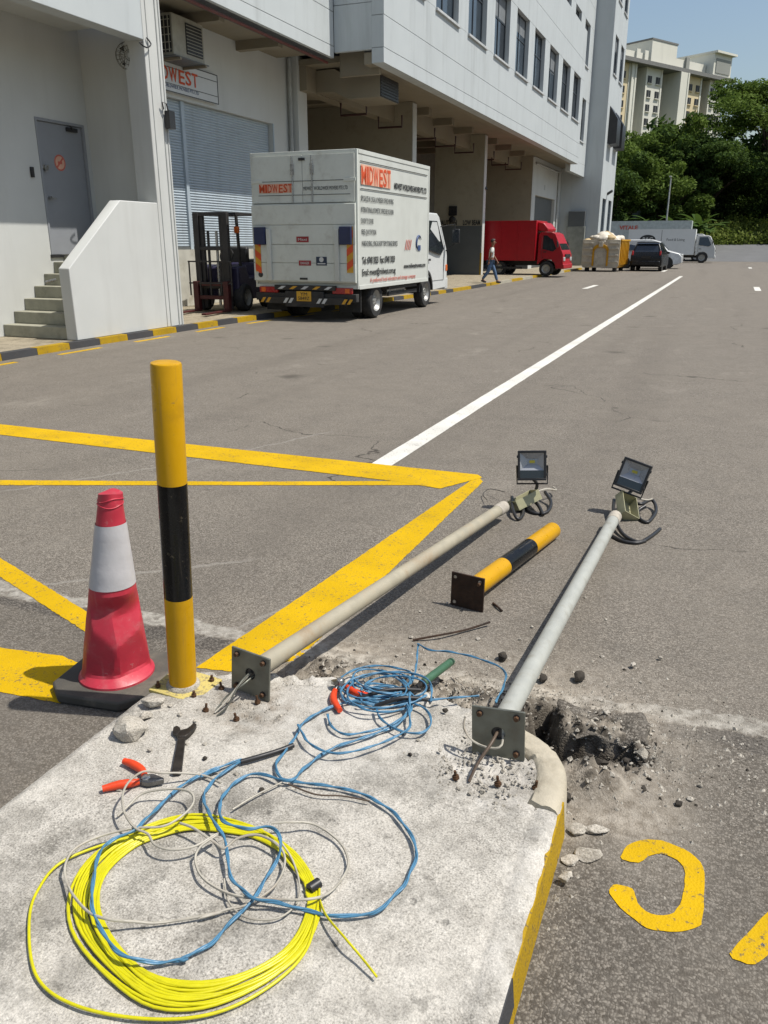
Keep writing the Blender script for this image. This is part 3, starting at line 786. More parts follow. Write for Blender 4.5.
# broken lumps, too many to count
def rubble(name, mat, n, fn, s0, s1, label):
    base_ = [rock_mesh(200+i, .7, mat, 11) for i in range(5)]
    geo = [([v.co.copy() for v in m.vertices],[tuple(p.vertices) for p in m.polygons]) for m in base_]
    mb = MB()
    for k in range(n):
        vs, fs = geo[k%5]; x, y, z = fn(); s_ = random.uniform(s0,s1)
        M = Matrix.Translation((x,y,z-.15*s_)) @ Euler((random.uniform(-.5,.5),random.uniform(-.5,.5),random.uniform(0,6.3))).to_matrix().to_4x4() @ Matrix.Diagonal((s_*random.uniform(.7,1.2),s_,s_*random.uniform(.6,1.0),1))
        mb.add([M @ v for v in vs], fs)
    return tag(mb.build(name, mat, fix=False), label, 'rubble', kind='stuff')
def f_trench():
    while True:
        x = random.uniform(-1.25,-.02); y = random.gauss(2.33,.09)
        if x < XR+.01 and y < yend(max(XL,min(XR,x)))-.02: continue
        return x, y, ground_h(x,y)[0]
def f_hole():
    while True:
        x = random.uniform(-.47,.02); y = random.uniform(2.08,2.5)
        d = poly_dist(HOLE,x,y)
        if d > -.03 and not (-.31 < x < -.07 and 2.34 < y < 2.5): return x, y, ground_h(x,y)[0]
rubble('broken_lumps', ROCKM, 340, f_trench, .006, .028, 'pale broken lumps lying in the trench behind the island')
rubble('dark_lumps', CLOD, 150, f_trench, .008, .026, 'dark earth lumps lying in the trench behind the island')
def f_base():
    while True:
        x = random.gauss(-.46,.10); y = random.gauss(1.93,.07)
        if x < XR-.04 and y < yend(x)-.03: return x, y, .116
rubble('foundation_crumbs', ROCKM, 70, f_base, .006, .022, 'pale concrete crumbs lying round the grey pole foundation')
rubble('hole_spoil', CLOD, 170, f_hole, .012, .036, 'dark crumbled asphalt and soil lying in and round the hole')
def f_kerb():
    return random.uniform(-.205,-.205+abs(random.gauss(0,.07))), random.uniform(1.5,2.1), .0
grit('kerb_grit', ROCKM, 160, f_kerb, .0015, .006, 'pale grit lying on the asphalt along the yellow kerb')

# ================================================================== cone
def make_cone():
    t = thing('traffic_cone', 'dented red traffic cone with white reflective sleeve beside the standing bollard', 'traffic cone', (-1.912,2.06,0.002), (0,0,R(8)))
    MB().prism([(-.19,-.12),(-.12,-.19),(.12,-.19),(.19,-.12),(.19,.12),(.12,.19),(-.12,.19),(-.19,.12)], 'z', 0, .036).build('base_plate', CONEBASE, t, bevel=.008)
    n, m = 72, 70
    H = .745
    def rad(z):
        k = (z-.035)/(H-.035)
        r = .125 + (.036-.125)*k
        if z < .056: r += .010*sm(.056,.044,z)
        return r
    c0 = R(-55)
    DENTS = [(c0+.42,.42,.17,.101),(c0-.30,.30,.19,.097),(c0+.08,-.12,.15,.106),(c0+.62,-.05,.24,.0945),(c0-.55,.02,.26,.0925),(c0+.15,.62,.23,.099)]
    def pt(k, z, extra=0):
        a = 2*math.pi*k/n
        r = rad(z)+extra
        q = Vector((math.cos(a)*1.0, math.sin(a), 0))
        # crumpled lower half: creased facets
        p = Vector((q.x*r, q.y*r, z))
        d = .0015*noise.noise(Vector((p.x*14,p.y*14,p.z*14)))
        p = Vector((q.x*(r+d), q.y*(r+d), z))
        # crushed flats: planes that cut the shell and leave sharp creases
        wz = sm(.052,.07,z)*sm(.38,.30,z)
        for ang, el, zc, dist in DENTS:
            nn = Vector((math.cos(ang)*math.cos(el), math.sin(ang)*math.cos(el), math.sin(el)))
            g = (p-Vector((0,0,zc))).dot(nn) - dist
            if g > 0: p -= nn*g*.93*wz
        # folded tip
        wt = sm(H-.06,H,z)
        p += Vector((.062,-.004,0))*((z/H)**1.3)
        if wt > 0: p.z -= wt*.008*(.5+.5*math.sin(a*2+1)); p.x += wt*.005*math.sin(a*3)
        return p
    def shell(z0, z1, extra, name, mat, cap=False):
        zs = [z0+(z1-z0)*i/(m if z1-z0>.2 else 24) for i in range((m if z1-z0>.2 else 24)+1)]
        vs = [pt(k,z,extra) for z in zs for k in range(n)]; fs = []
        for i in range(len(zs)-1):
            for k in range(n): fs.append((i*n+k,i*n+(k+1)%n,(i+1)*n+(k+1)%n,(i+1)*n+k))
        if cap:
            b = len(vs); c = sum((vs[(len(zs)-1)*n+k] for k in range(n)), Vector())/n; vs.append(c-Vector((0,0,.006)))
            for k in range(n): fs.append(((len(zs)-1)*n+k,(len(zs)-1)*n+(k+1)%n,b))
        return MB().add(vs, fs).build(name, mat, t, smooth=16)
    shell(.034, H, 0, 'cone_body', CONER, True)
    shell(.40, .632, .0022, 'reflective_sleeve', CONEW)
    for z in (.70,.722):
        MB().tube([pt(k,z,.000)+Vector((0,0,.006*math.sin(k*.09*2+z*90))) for k in range(n)], .0026, 6, closed=True).build('tip_fold', CONER, t, smooth=60)
    return t
make_cone()

# ================================================================== bollards
def bolt_on(parent, c, r=.009, h=.02, ax=(0,0,1), name='bolt', mat=BOLT):
    c, ax = Vector(c), Vector(ax).normalized()
    return MB().tube([c, c+ax*h*.45], r*1.5, 6).tube([c+ax*h*.45, c+ax*h], r*.75, 8).build(name, mat, parent, smooth=30)
def band_tube(name, z0, z1, r, mat, parent, top=False):
    prof = [(r,z0),(r,z1)]
    if top: prof = [(r,z0),(r,z1-.006),(r-.002,z1-.001),(r-.006,z1+.001),(0.0001,z1+.0015)]
    return MB().lathe(prof, 40, caps=not top).build(name, mat, parent, smooth=40)
def make_bollard(t, bands, r=.0455):
    for i,(z0,z1,mat,nm) in enumerate(bands): band_tube(nm, z0, z1, r, mat, t, i == len(bands)-1)
t = thing('bollard', 'standing yellow and black steel bollard bolted to the island beside the cone', 'bollard', (-1.538,1.96,.118), (R(1.5),R(3.4),0))
make_bollard(t, [(.01,.345,BOLY,'yellow_band'),(.345,.735,BLKPAINT,'black_band'),(.735,1.105,BOLY,'yellow_band')])
MB().box(-.085,.10,-.075,.085,-.004,.008).build('base_plate', make_paint('painted_plate', S(214,196,120,.72), .50, S(150,138,110,.7)), t, bevel=.002)
for dx,dy in ((.075,-.045),(.075,.06),(-.065,-.05),(-.065,.06)): bolt_on(t, (dx,dy,.008), .0062, .022)
MB().lathe([(.058,.004),(.056,.012),(.049,.02),(.046,.022)], 20).build('weld', ROCKM, t, smooth=60)
# the removed bollard
a = Vector((-.885,3.165,.075)); b = Vector((-.705,4.205,.046)); d = (b-a); L = d.length
t = thing('bollard', 'removed yellow and black bollard lying on the asphalt between the two lamp poles', 'bollard', a)
t.rotation_mode = 'QUATERNION'; t.rotation_quaternion = d.to_track_quat('Z','Y')
k = L
make_bollard(t, [(.0,.36*k,BOLY,'yellow_band'),(.36*k,.68*k,BLKPAINT,'black_band'),(.68*k,L,BOLY,'yellow_band')])
MB().box(-.08,.08,-.075,.085,-.012,-.002).build('base_plate', RUST, t, bevel=.0015)
for dx,dy in ((.06,-.055),(.06,.065),(-.06,.065)): MB().cyl((dx,dy,-.0135),(dx,dy,-.011),.008,n=10).build('bolt_hole', CHROME, t)
MB().tube([(-.06,.058,-.03),(-.06,.058,-.008)],.007,8).build('bolt', BOLT, t)

# ================================================================== floodlight poles
def plate_hole(w, h, t, r, holes):
    # rectangular plate in the x-z plane with a round opening, thickness along y
    n = 32; mb = MB(); vs = []
    for y in (0, t):
        for k in range(n):
            a = 2*math.pi*k/n; c, s_ = math.cos(a), math.sin(a)
            vs.append((r*c, y, r*s_))
        for k in range(n):
            a = 2*math.pi*k/n; c, s_ = math.cos(a), math.sin(a)
            q = 1/max(abs(c)/(w/2), abs(s_)/(h/2)); vs.append((c*q, y, s_*q))
    fs = []
    for k in range(n):
        j = (k+1)%n
        fs += [(k,j,n+j,n+k),(2*n+j,2*n+k,3*n+k,3*n+j),(j,k,2*n+k,2*n+j),(n+k,n+j,3*n+j,3*n+k)]
    return mb.add(vs, fs)
def flood(parent, c, w, h, rot, emisglass):
    # housing, bezel, window, reflector, chip, bracket; local frame, face to -y
    M = Matrix.Translation(c) @ Euler(rot).to_matrix().to_4x4()
    hb = MB()
    hb.box(-w/2,w/2,.0245,.04,-h/2,h/2)
    body = hb.xf(M).build('floodlight_housing', BLACK, parent, bevel=.004)
    bz = MB(); e = .014
    bz.box(-w/2,w/2,-.012,.024,h/2-e,h/2).box(-w/2,w/2,-.012,.024,-h/2,-h/2+e).box(-w/2,-w/2+e,-.012,.024,-h/2+e+.0005,h/2-e-.0005).box(w/2-e,w/2,-.012,.024,-h/2+e+.0005,h/2-e-.0005)
    bz.xf(M).build('bezel', BLACK, body, bevel=.002)
    for sx in (-1,1):
        for z in (-.3,.3): MB().box(sx*w/2-.006,sx*w/2+.006,-.008,.02,z*h-.008,z*h+.008).xf(M).build('clip', BLACK, body, bevel=.002)
    rf = MB(); zl = -h*.16
    rf.add([(-w/2+e,-.001,h/2-e),(w/2-e,-.001,h/2-e),(w/2-e,-.001,zl),(-w/2+e,-.001,zl),(-.03,.0235,h*.21),(.03,.0235,h*.21),(.03,.0235,h*.04),(-.03,.0235,h*.04)],
           [(0,4,5,1),(1,5,6,2),(2,6,7,3),(3,7,4,0),(4,7,6,5)])
    rf.xf(M @ Matrix.Translation((0,-.0015,0))).build('reflector', emisglass, body)
    MB().box(-w/2+e,w/2-e,-.006,.0,-h/2+e,zl).xf(M).build('window_mask', GLASS_D, body)
    MB().box(-.016,.016,.016,.0205,h*.08,h*.17).xf(M).build('led_chip', pm('led_phosphor', S(222,206,70,.7), .5), body)
    for z in range(5):
        MB().box(-w/2+.01,w/2-.01,.0405,.056,-h*.36+z*h*.18-.003,-h*.36+z*h*.18+.003).xf(M).build('cooling_fin', BLACK, body)
    br = [M @ Vector(p) for p in ((-w/2-.006,.015,0),(-w/2-.006,.018,-h*.62),(w/2+.006,.018,-h*.62),(w/2+.006,.015,0))]
    MB().tube(br, .006, 6).build('bracket', BLACK, parent, smooth=40)
    return M
REFL = pm('reflector_metal', S(196,200,206,.62), .3, metal=.25, var=.03)
def make_pole(label, base, tip, mat, plate_c, plate_rot, fl_c, fl_rot, jb_c, jb_rot, cables, wires, grp='floodlight poles'):
    t = thing('floodlight_pole', label, 'lamp pole', (base[0],base[1],0))
    O = Vector((base[0],base[1],0)); B, T = Vector(base)-O, Vector(tip)-O
    n = 14; pts = [B.lerp(T,i/n) for i in range(n+1)]
    MB().tube(pts, .0325, 24).build('pole', mat, t, smooth=50)
    d = (T-B).normalized()
    MB().tube([B+d*.004,B+d*.012,B+d*.02],[.044,.042,.0335],24).build('weld', mat, t, smooth=60)
    MB().tube([T-d*.08,T-d*.06,T+d*.03,T+d*.05],[.034,.0365,.0365,.026],16).build('tape_wrap', pm('pale_tape', S(190,182,168,.7), .8, var=.15, scale=30, bmp=.5, bscale=40), t, smooth=50)
    PM = Matrix.Translation(Vector(plate_c)-O) @ Euler(plate_rot).to_matrix().to_4x4()
    pl = plate_hole(.156,.156,.008,.02,0).xf(PM).build('base_plate', STEEL, t, bevel=.0012)
    MB().cyl((0,.007,0),(0,.0095,0),.026,n=20).xf(PM).build('pole_bore', BLACK, pl)
    for sx in (-1,1):
        for sz in (-1,1):
            if random.random() < .85:
                MB().cyl((sx*.054,-.0015,sz*.058),(sx*.054,.001,sz*.058),.011,n=12).build('bolt_hole', BLACK, pl).data.transform(PM)
                MB().tube([(sx*.054,-.012,sz*.058),(sx*.054,-.001,sz*.058)],.0075,6).build('bolt', BOLT, pl).data.transform(PM)
    fl = flood(t, Vector(fl_c)-O, .168, .178, fl_rot, REFL)
    # junction box: open tray
    JM = Matrix.Translation(Vector(jb_c)-O) @ Euler(jb_rot).to_matrix().to_4x4()
    jb = MB(); w,l,h = .115,.17,.062
    jb.box(-w/2,w/2,-l/2,l/2,0,.004).box(-w/2,-w/2+.004,-l/2,l/2,.0042,h).box(w/2-.004,w/2,-l/2,l/2,.0042,h).box(-w/2+.0042,w/2-.0042,-l/2,-l/2+.004,.0042,h).box(-w/2+.0042,w/2-.0042,l/2-.004,l/2,.0042,h)
    jb.xf(JM).build('junction_box', KHAKI, t, bevel=.001)
    for c in cables:
        MB().tube(spline([Vector(p)-O for p in c], .012), .0105, 8).build('black_cable', BLACK, t, smooth=60)
    for c, mt, rr in wires:
        MB().tube(spline([Vector(p)-O for p in c], .01), rr, 6).build('wire', mt, t, smooth=60)
    return t
z_ = .012
b1, t1 = (-1.293,2.006,.20), (-1.035,4.36,.085)
make_pole('rust stained cream floodlight pole lying across the thick yellow line, left of the two', b1, t1, POLE_B,
    (-1.293,1.998,.198), (R(-2),R(3),R(-7)), GY(532,465.5,4.62), (R(-12),R(-4),R(9)),
    G(527,500,.06)-Vector((0,0,.03)), (R(20),R(-18),R(-50)),
    [[G(512,497,.05),G(513,510,.04),G(518,519,.012),G(523,514,.01),G(522,503,.03),G(516,498,.05)],
     [G(545,492,.06),G(551,502,.03),G(547,512,.01),G(534,513,.01),G(524,506,.02),G(530,499,.05),G(538,505,.04),G(543,515,.012)],
     [G(536,490,.08),G(537,484,.12),G(533,479,.16)]],
    [([(-1.293,2.06,.20),(-1.30,1.96,.19),(-1.325,1.90,.145),(-1.345,1.86,.12)], WCABLE, .0035),([(-1.290,2.06,.205),(-1.297,1.95,.195),(-1.31,1.88,.14),(-1.33,1.85,.118)], STEEL, .003),
     ([(-1.28,2.06,.195),(-1.29,1.965,.185),(-1.335,1.92,.15),(-1.35,1.875,.12)], STEEL, .003),
     ([G(487,500,.03),G(483,494,.02),G(490,489,.04),G(505,492,.06)], BLACK, .0022),
     ([G(536,492,.07),G(546,489,.08),G(556,490,.05),G(553,487,.04)], WCABLE, .006)])
b2, t2 = (-.452,1.994,.198), (-.408,4.46,.075)
make_pole('pale grey floodlight pole lying on the asphalt beside the hole, right of the two', b2, t2, POLE_G,
    (-.450,1.986,.192), (R(-3),R(-3),R(3)), GY(633,475.5,4.78), (R(-14),R(14),R(-6)),
    G(624,505,.07)-Vector((0,0,.03)), (R(35),R(30),R(35)),
    [[G(614,500,.08),G(614,515,.05),G(622,533,.02),G(638,542,.01),G(650,537,.01),G(660,529,.012)],
     [G(634,502,.06),G(641,504,.06),G(652,500,.05),G(656,511,.02),G(648,522,.01),G(640,519,.01),G(638,511,.03),G(645,506,.05)],
     [G(628,494,.10),G(632,490,.12),G(631,487,.15)],
     [G(612,536,.008),G(622,541,.008),G(636,543,.008),G(645,541,.008)]],
    [([(-.452,2.06,.198),(-.455,1.95,.19),(-.48,1.885,.15),(-.492,1.84,.115)], pm('brown_wire', S(110,92,76,.6), .5), .0045),
     ([(-.455,2.05,.20),(-.43,1.955,.178),(-.47,1.945,.166),(-.52,1.955,.172),(-.548,1.965,.20),(-.55,1.985,.225)], WCABLE, .0032),
     ([G(636,498,.09),G(646,500,.07),G(652,499,.06)], WCABLE, .006)])

# anchor bolts left in the foundations
for px, lb in [((205.6,712),'rusty anchor bolt nearest the standing bollard plate'),((237,721),'rusty anchor bolt standing alone in front of the cream pole plate'),((258,704),'rusty anchor bolt at the lower right of the cream pole plate'),((222,690),'rusty anchor bolt between bollard plate and cream pole plate'),
               ((456,779),'rusty anchor bolt left of the grey pole plate'),((498,786),'rusty anchor bolt in front of the grey pole plate'),((535,790),'rusty anchor bolt right of the grey pole plate near the cream kerb')]:
    p = G(*px, .114)
    o = bolt_on(None, (0,0,0), .0055, .03, name='anchor_bolt'); o.location = p; o.rotation_euler = (random.uniform(-.2,.2),random.uniform(-.2,.2),0)
    MB().tube([(0,0,.004),(0,0,.010)],.011,6).build('nut', BOLT, o)
    tag(o, lb, 'anchor bolt', 'anchor bolts left in the island')

# ================================================================== cables
# yellow coil
outer = [(190,810),(235,815),(270,828),(303,852),(322,886),(321,925),(301,961),(262,992),(205,1015),(150,1013),(104,980),(68,935),(66,890),(92,851),(138,824)]
inner = [(190,836),(230,838),(262,845),(287,862),(303,888),(301,915),(284,944),(246,966),(202,976),(158,968),(122,938),(107,905),(114,873),(140,850),(165,841)]
def ring(tab, u):
    n = len(tab); u = (u % 1)*n; i = int(u); t = u-i
    p = [Vector(tab[(i+k)%n]) for k in (-1,0,1,2)]
    return .5*((2*p[1])+(p[2]-p[0])*t+(2*p[0]-5*p[1]+4*p[2]-p[3])*t*t+(3*p[1]-p[0]-3*p[2]+p[3])*t*t*t)
LOOPS = 19
pts = []
for k in range(LOOPS*64):
    u = .30 + k/64.0
    th = k/64.0
    s_ = .5+.62*noise.noise(Vector((th*.93, 2.7, .4))) + .22*noise.noise(Vector((th*2.3, 8.1, .2)))
    s_ = (int(th)*7 % LOOPS)/LOOPS*.62 + .38*s_ + .34*noise.noise(Vector((th*2.2,1,5)))
    s_ = max(-.10, min(1.12, s_))
    w = ring(inner,u).lerp(ring(outer,u), s_)
    lift = .005+.0035*((int(th)*5)%5) + .004*noise.noise(Vector((th*2.0,6,6)))
    kn = Vector((noise.noise(Vector((th*9,1,1))),noise.noise(Vector((th*9,7,2))),0))*1.6
    pts.append(G(w.x+kn.x, w.y+kn.y, ZI+max(.004,lift)))
# the loose outer turn and the tail
loose = [(262,830),(205,822),(140,834),(67,859),(38,890),(29,925),(37,977),(77,1006),(149,1019),(215,1013),(270,986),(306,950),(318,905),(319,885)]
pts += spline([G(x,y,ZI+.008) for x,y in loose], .012)
yc = MB().tube(pts, .0035, 8).build('cable', YCABLE, smooth=60)
coil = thing('yellow_cable_coil', 'large coil of bright yellow cable lying on the concrete island', 'cable coil', G(190,915,ZI))
yc.parent = coil; yc.location = -coil.location
o = MB().tube(spline([G(319,897,ZI+.01),G(326,915,ZI+.02),G(345,938,ZI+.03),G(362,958,ZI+.02),G(377,977,ZI+.012)],.01), .0026, 6).build('cable_tail', YCABLE, coil, smooth=60, off=coil.location)
c = G(314,886,ZI+.014)
MB().tube([c+Vector((-.006,-.012,.0)),c+Vector((.006,.014,.0))],.0125,12).build('tape_band', BLACK, coil, smooth=50, off=coil.location)

def pth(seq, z=.01):
    return [G(p[0],p[1],ZI+(p[2] if len(p) > 2 else z)) for p in seq]
z2 = lambda x,y,h=.012: (180+x/2.954, 730+y/2.954, h)
z1 = lambda x,y,h=.012: (20+x/3.485, 730+y/3.485, h)
z3 = lambda x,y,h=.012: (270+x/3.072, 620+y/3.072, h)
blue = thing('blue_cable_tangle', 'tangled blue twisted cable running from the heap across the yellow coil', 'cable', G(390,695,ZI))
bo = blue.location
def twisted(pl, r=.0036, name='cable'):
    P = spline(pl, .006); s_ = 0; A_, B_ = [], []
    P = [p+Vector((noise.noise(p*16),noise.noise(p*16+Vector((9,9,9))),.3*noise.noise(p*22)))*.006 for p in P]
    for i,p in enumerate(P):
        t = (P[min(i+1,len(P)-1)]-P[max(i-1,0)]).normalized(); n = t.cross(Vector((0,0,1))); n = n.normalized() if n.length > 1e-4 else Vector((1,0,0)); b_ = n.cross(t)
        if i: s_ += (p-P[i-1]).length
        a = s_/.16*6.28
        o_ = (n*math.cos(a)+b_*math.sin(a))*r*.5
        A_.append(p+o_); B_.append(p-o_)
    return MB().tube(A_, r*.72, 6).tube(B_, r*.72, 6).build(name, BCABLE, blue, smooth=60, off=bo)
twisted(pth([z3(420,230,.03),z3(330,235,.02),z3(200,260,.012),z3(110,310),z3(85,350),z2(300,75),z2(283,105),z2(300,140),z2(350,155),z2(400,160),z2(500,175),z2(570,203),z2(640,250),z2(690,330),z2(693,390),z2(660,460),z2(600,525),z2(540,546),z2(470,550),z2(380,535),z2(300,515,.02),z2(215,495,.03),z2(165,455,.022),z2(142,400,.025),z2(130,310,.032),z2(95,260,.036),z2(72,215,.02),z2(75,180),z2(110,140),z2(150,110),z2(190,92)]), .0041)
twisted(pth([z3(430,225,.04),z3(420,290,.02),z3(370,330),z3(260,370),z3(180,400),z3(110,450),z2(355,125),z2(320,148,.02),z2(230,130),z2(180,145),z2(140,175),z2(117,230,.03),z2(130,268,.036),z2(190,290,.034),z2(255,285,.034),z2(285,298,.036),z2(297,330,.036),z2(280,400,.02),z2(250,450,.02),z2(215,500,.018),z2(150,570),z2(90,630),z2(0,680),z1(580,800),z1(480,812),z1(400,800,.03),z1(330,765,.034),z1(285,700,.036),z1(260,620,.036),z1(255,520,.036),z1(275,430,.036),z1(330,380,.032),z1(400,350,.034),z1(450,300,.03),z1(520,230,.02),z1(600,170),z1(650,150),z1(697,138),z2(60,135),z2(130,105),z2(185,88)]), .0041)
tp = MB().tube(spline(pth([z2(180,94,.012),z2(230,80,.014),z2(290,62,.012),z2(335,45,.01)]),.01), .0075, 8).build('tape_joint', BLACK, blue, smooth=60, off=bo)
loops3 = [[(175,290),(185,325),(230,350),(300,342),(380,315),(430,280),(425,245),(380,235)],[(330,270),(345,305),(400,340),(460,347),(495,320),(485,280),(440,255),(400,245)],
          [(90,320),(110,370),(160,402),(230,407),(330,382),(420,340),(430,300),(420,260)],
          [(455,75),(450,130),(430,190),(380,220),(300,215),(240,195),(215,215),(240,245),(330,255),(440,250),(560,240),(640,232)],
          [(452,74),(500,92),(560,100),(640,118),(700,140),(722,170),(712,215),(695,255)],
          [(495,250),(490,190),(440,165),(360,160),(290,170),(240,190),(215,225),(250,260),(340,270),(430,255),(480,230)]]
for i, lp in enumerate(loops3):
    twisted(pth([z3(x,y,.014+.006*(i%3)) for x,y in lp]), .0036)
r_ = random.Random(5)
lp = []
for k in range(150):
    a = k/150*6.28*8.5; q = 1+.62*noise.noise(Vector((k*.045,3,1))); w = noise.noise(Vector((k*.06,9,4)))
    rr_ = .72+.75*noise.noise(Vector((k*.075,5,7))); tl_ = .5*noise.noise(Vector((k*.04,8,3)))
    ex, ey = 118*q*rr_*math.cos(a), 46*q*rr_*math.sin(a)
    lp.append((340+ex*math.cos(tl_)-ey*math.sin(tl_)+75*w, 212+ex*.45*math.sin(tl_)+ey*math.cos(tl_)+48*noise.noise(Vector((k*.05,1,9))), .012+.06*abs(noise.noise(Vector((k*.11,4,4))))))
twisted(pth([z3(x,y,h) for x,y,h in lp]), .0034)
grey = thing('grey_cable', 'loose thin pale grey cable looping over the yellow coil', 'cable', G(200,880,ZI))
go = grey.location
def gc(seq, r=.0032, mt=WCABLE, name='cable'): return MB().tube(spline(pth(seq),.008), r, 6).build(name, mt, grey, smooth=60, off=go)
gc([z1(700,185),z1(640,158),z1(560,150,.03),z1(490,150,.04),z1(430,145,.05),z1(380,180,.06),z1(357,230,.06),z1(365,290,.05),z1(400,340,.04),z1(445,362,.035),z1(470,400,.034),z1(530,417,.034),z1(610,405,.034),z1(680,365,.034),z2(110,310,.034),z2(60,345,.034),z2(45,385,.02),z2(70,440,.02),z2(150,485,.02),z2(260,500,.02),z2(380,500,.03),z2(440,480,.012),z2(485,430,.012),z2(497,385,.012),z2(470,330,.012),z2(400,280,.02),z2(330,272,.034),z2(270,275,.034)])
gc([z1(340,300,.01),z1(380,262,.02),z1(430,220,.03),z1(530,205,.04),z1(590,215,.04),z1(605,250,.04),z1(570,295,.04),z1(500,335,.036),z1(400,342,.034),z1(280,370,.03),z1(190,415,.03),z1(158,470,.03),z1(160,520,.02),z1(185,575,.03),z1(240,635,.036),z1(310,660,.036),z1(400,668,.02),z1(480,672),z1(600,655),z1(700,635),z2(60,555),z2(140,530),z2(200,515),z2(280,460,.02),z2(310,390,.02),z2(290,340,.034),z2(230,310,.036),z2(170,320,.036),z2(130,350,.03),z2(100,330,.034),z2(40,290,.034),z2(0,275,.034)])
gc([z2(130,440),z2(145,510),z2(200,555),z2(290,555),z2(345,510),z2(352,450),z2(330,380),z2(290,320,.034)], .0024)
gc([z2(155,235,.01),z2(220,195),z2(300,155)], .0026)
gc([z2(320,160),z2(400,190),z2(480,195),z2(560,210)], .0024, pm('brown_wire', S(110,92,76,.6), .5))
# yellow end poking out beyond the cream pole, wire on the road
o = MB().tube(spline([G(272,668,.02),G(282,661,.02),G(290,657,.015)],.01), .006, 6).build('yellow_cable_end', YCABLE, smooth=60); tag(o, 'short yellow cable end poking out beyond the cream pole plate', 'cable')
o = MB().tube(spline([G(413,640,.006),G(440,635,.02),G(465,630,.012),G(490,622,.02)],.02), .005, 6).build('bent_wire', RUST, smooth=60); tag(o, 'rusty bent wire lying on the road before the fallen bollard', 'wire')
o = MB().tube(spline([G(493,603,.006),G(498,607,.01),G(502,611,.006)],.02), .005, 6).build('twig', RUST, smooth=60); tag(o, 'short dark twig right of the fallen bollard plate', 'twig')

# ================================================================== tools
def along(p0, p1): 
    d = Vector(p1)-Vector(p0); return d
def wrench():
    p0, p1 = G(177,775,ZI), G(184,728,ZI)
    t = thing('adjustable_wrench', 'dark adjustable wrench lying on the island in front of the bollard', 'wrench', p0)
    d = p1-p0; L = d.length; t.rotation_euler = (0,0,math.atan2(d.y,d.x)-math.pi/2)
    h0,h1 = .002,.015
    MB().prism([(-.014,0),(-.008,-.006),(.008,-.006),(.014,0),(.0125,L*.35),(.011,L*.7),(-.011,L*.7),(-.0125,L*.35)],'z',h0,h1).build('handle', TOOLDK, t, bevel=.002)
    MB().prism([(-.011,L*.7),(.011,L*.7),(.022,L*.76),(.034,L*.86),(.040,L*.97),(.030,L*1.0),(.022,L*.93),(.012,L*.88),(-.004,L*.86),(-.012,L*.80),(-.016,L*.75)],'z',h0,h1+.002).build('fixed_jaw', TOOLDK, t, bevel=.002)
    MB().prism([(-.016,L*.76),(-.006,L*.87),(-.010,L*.93),(-.020,L*.98),(-.030,L*.95),(-.030,L*.84)],'z',h0+.002,h1).build('moving_jaw', TOOLDK, t, bevel=.002)
    MB().lathe([(.007,-.010),(.007,.010)],12,(.002,L*.80,.009),'x').build('thumb_wheel', TOOLST, t, smooth=40)
wrench()
def pliers(label, piv, ends, jaw, h=.01):
    p = G(*piv, ZI+h)
    t = thing('pliers', label, 'pliers', p)
    for e in ends:
        pl = [Vector((0,0,0))] + [G(*q, ZI+.012)-p for q in e]
        P = spline(pl, .01); n = len(P)
        i0 = max(2, int(n*.22))
        MB().tube(P[:i0+1], .007, 8).build('arm', TOOLST, t, smooth=50)
        m = P[i0:]; k = len(m)
        MB().tube(m, [.0085+.004*math.sin(min(1,i/(k-1)*1.1)*3.0) for i in range(k)], 10).build('handle', ORANGE, t, smooth=60)
    j = G(*jaw, ZI+.012)-p; d = j.normalized(); s_ = Vector((-d.y,d.x,0))
    for sg in (-1,1):
        MB().loft([[tuple(d*a + s_*(sg*b) + Vector((0,0,zz))) for b,zz in ((.0,-.008),(w,-.006),(w,.008),(.0,.009))] for a,w in ((-.008,.016),(.012,.02),(j.length*.55,.014),(j.length,.004))]).build('jaw', TOOLST, t, bevel=.001)
    MB().lathe([(.012,-.011),(.0125,.010),(.010,.0125),(.0001,.013)],20).build('pivot', CHROME, t, smooth=50)
pliers('orange handled pliers lying on the island left of the wrench', z1(440,175)[:2], [[z1(425,140)[:2],z1(390,118)[:2],z1(362,108)[:2]],[z1(400,183)[:2],z1(340,192)[:2],z1(287,205)[:2]]], z1(500,178)[:2])
pliers('orange handled pliers half buried in the blue cable tangle', z3(215,190)[:2], [[z3(200,215)[:2],z3(195,245)[:2],z3(215,278)[:2]],[z3(235,205)[:2],z3(262,222)[:2],z3(300,232)[:2]]], z3(190,190)[:2], .03)
p0, p1 = G(404,697,ZI+.01), G(452,661,.10)
t = thing('green_handled_chisel', 'green handled chisel lying in the blue cable tangle', 'chisel', p0); d = p1-p0
MB().tube([d*.36,d*.40,d*.98,d],[.012,.0145,.0145,.012],14).build('handle', GREENH, t, smooth=40)
MB().tube([d*-.1,d*.36],[.008,.011],10).build('shank', TOOLDK, t, smooth=40)
MB().tube([d*.34,d*.372],[.0135,.0135],14).build('collar', BLACK, t, smooth=40)
for i,(a_,b_) in enumerate((((355,700),(420,690)),((375,706),(430,700)))):
    o = MB().tube(spline([G(*a_,ZI+.01),G((a_[0]+b_[0])/2,(a_[1]+b_[1])/2-5,ZI+.035),G(*b_,ZI+.012)],.01), .007, 8).build('black_hose', BLACK, smooth=60)
    tag(o, ('upper' if i == 0 else 'lower')+' of two short black hose pieces inside the blue cable tangle', 'hose')
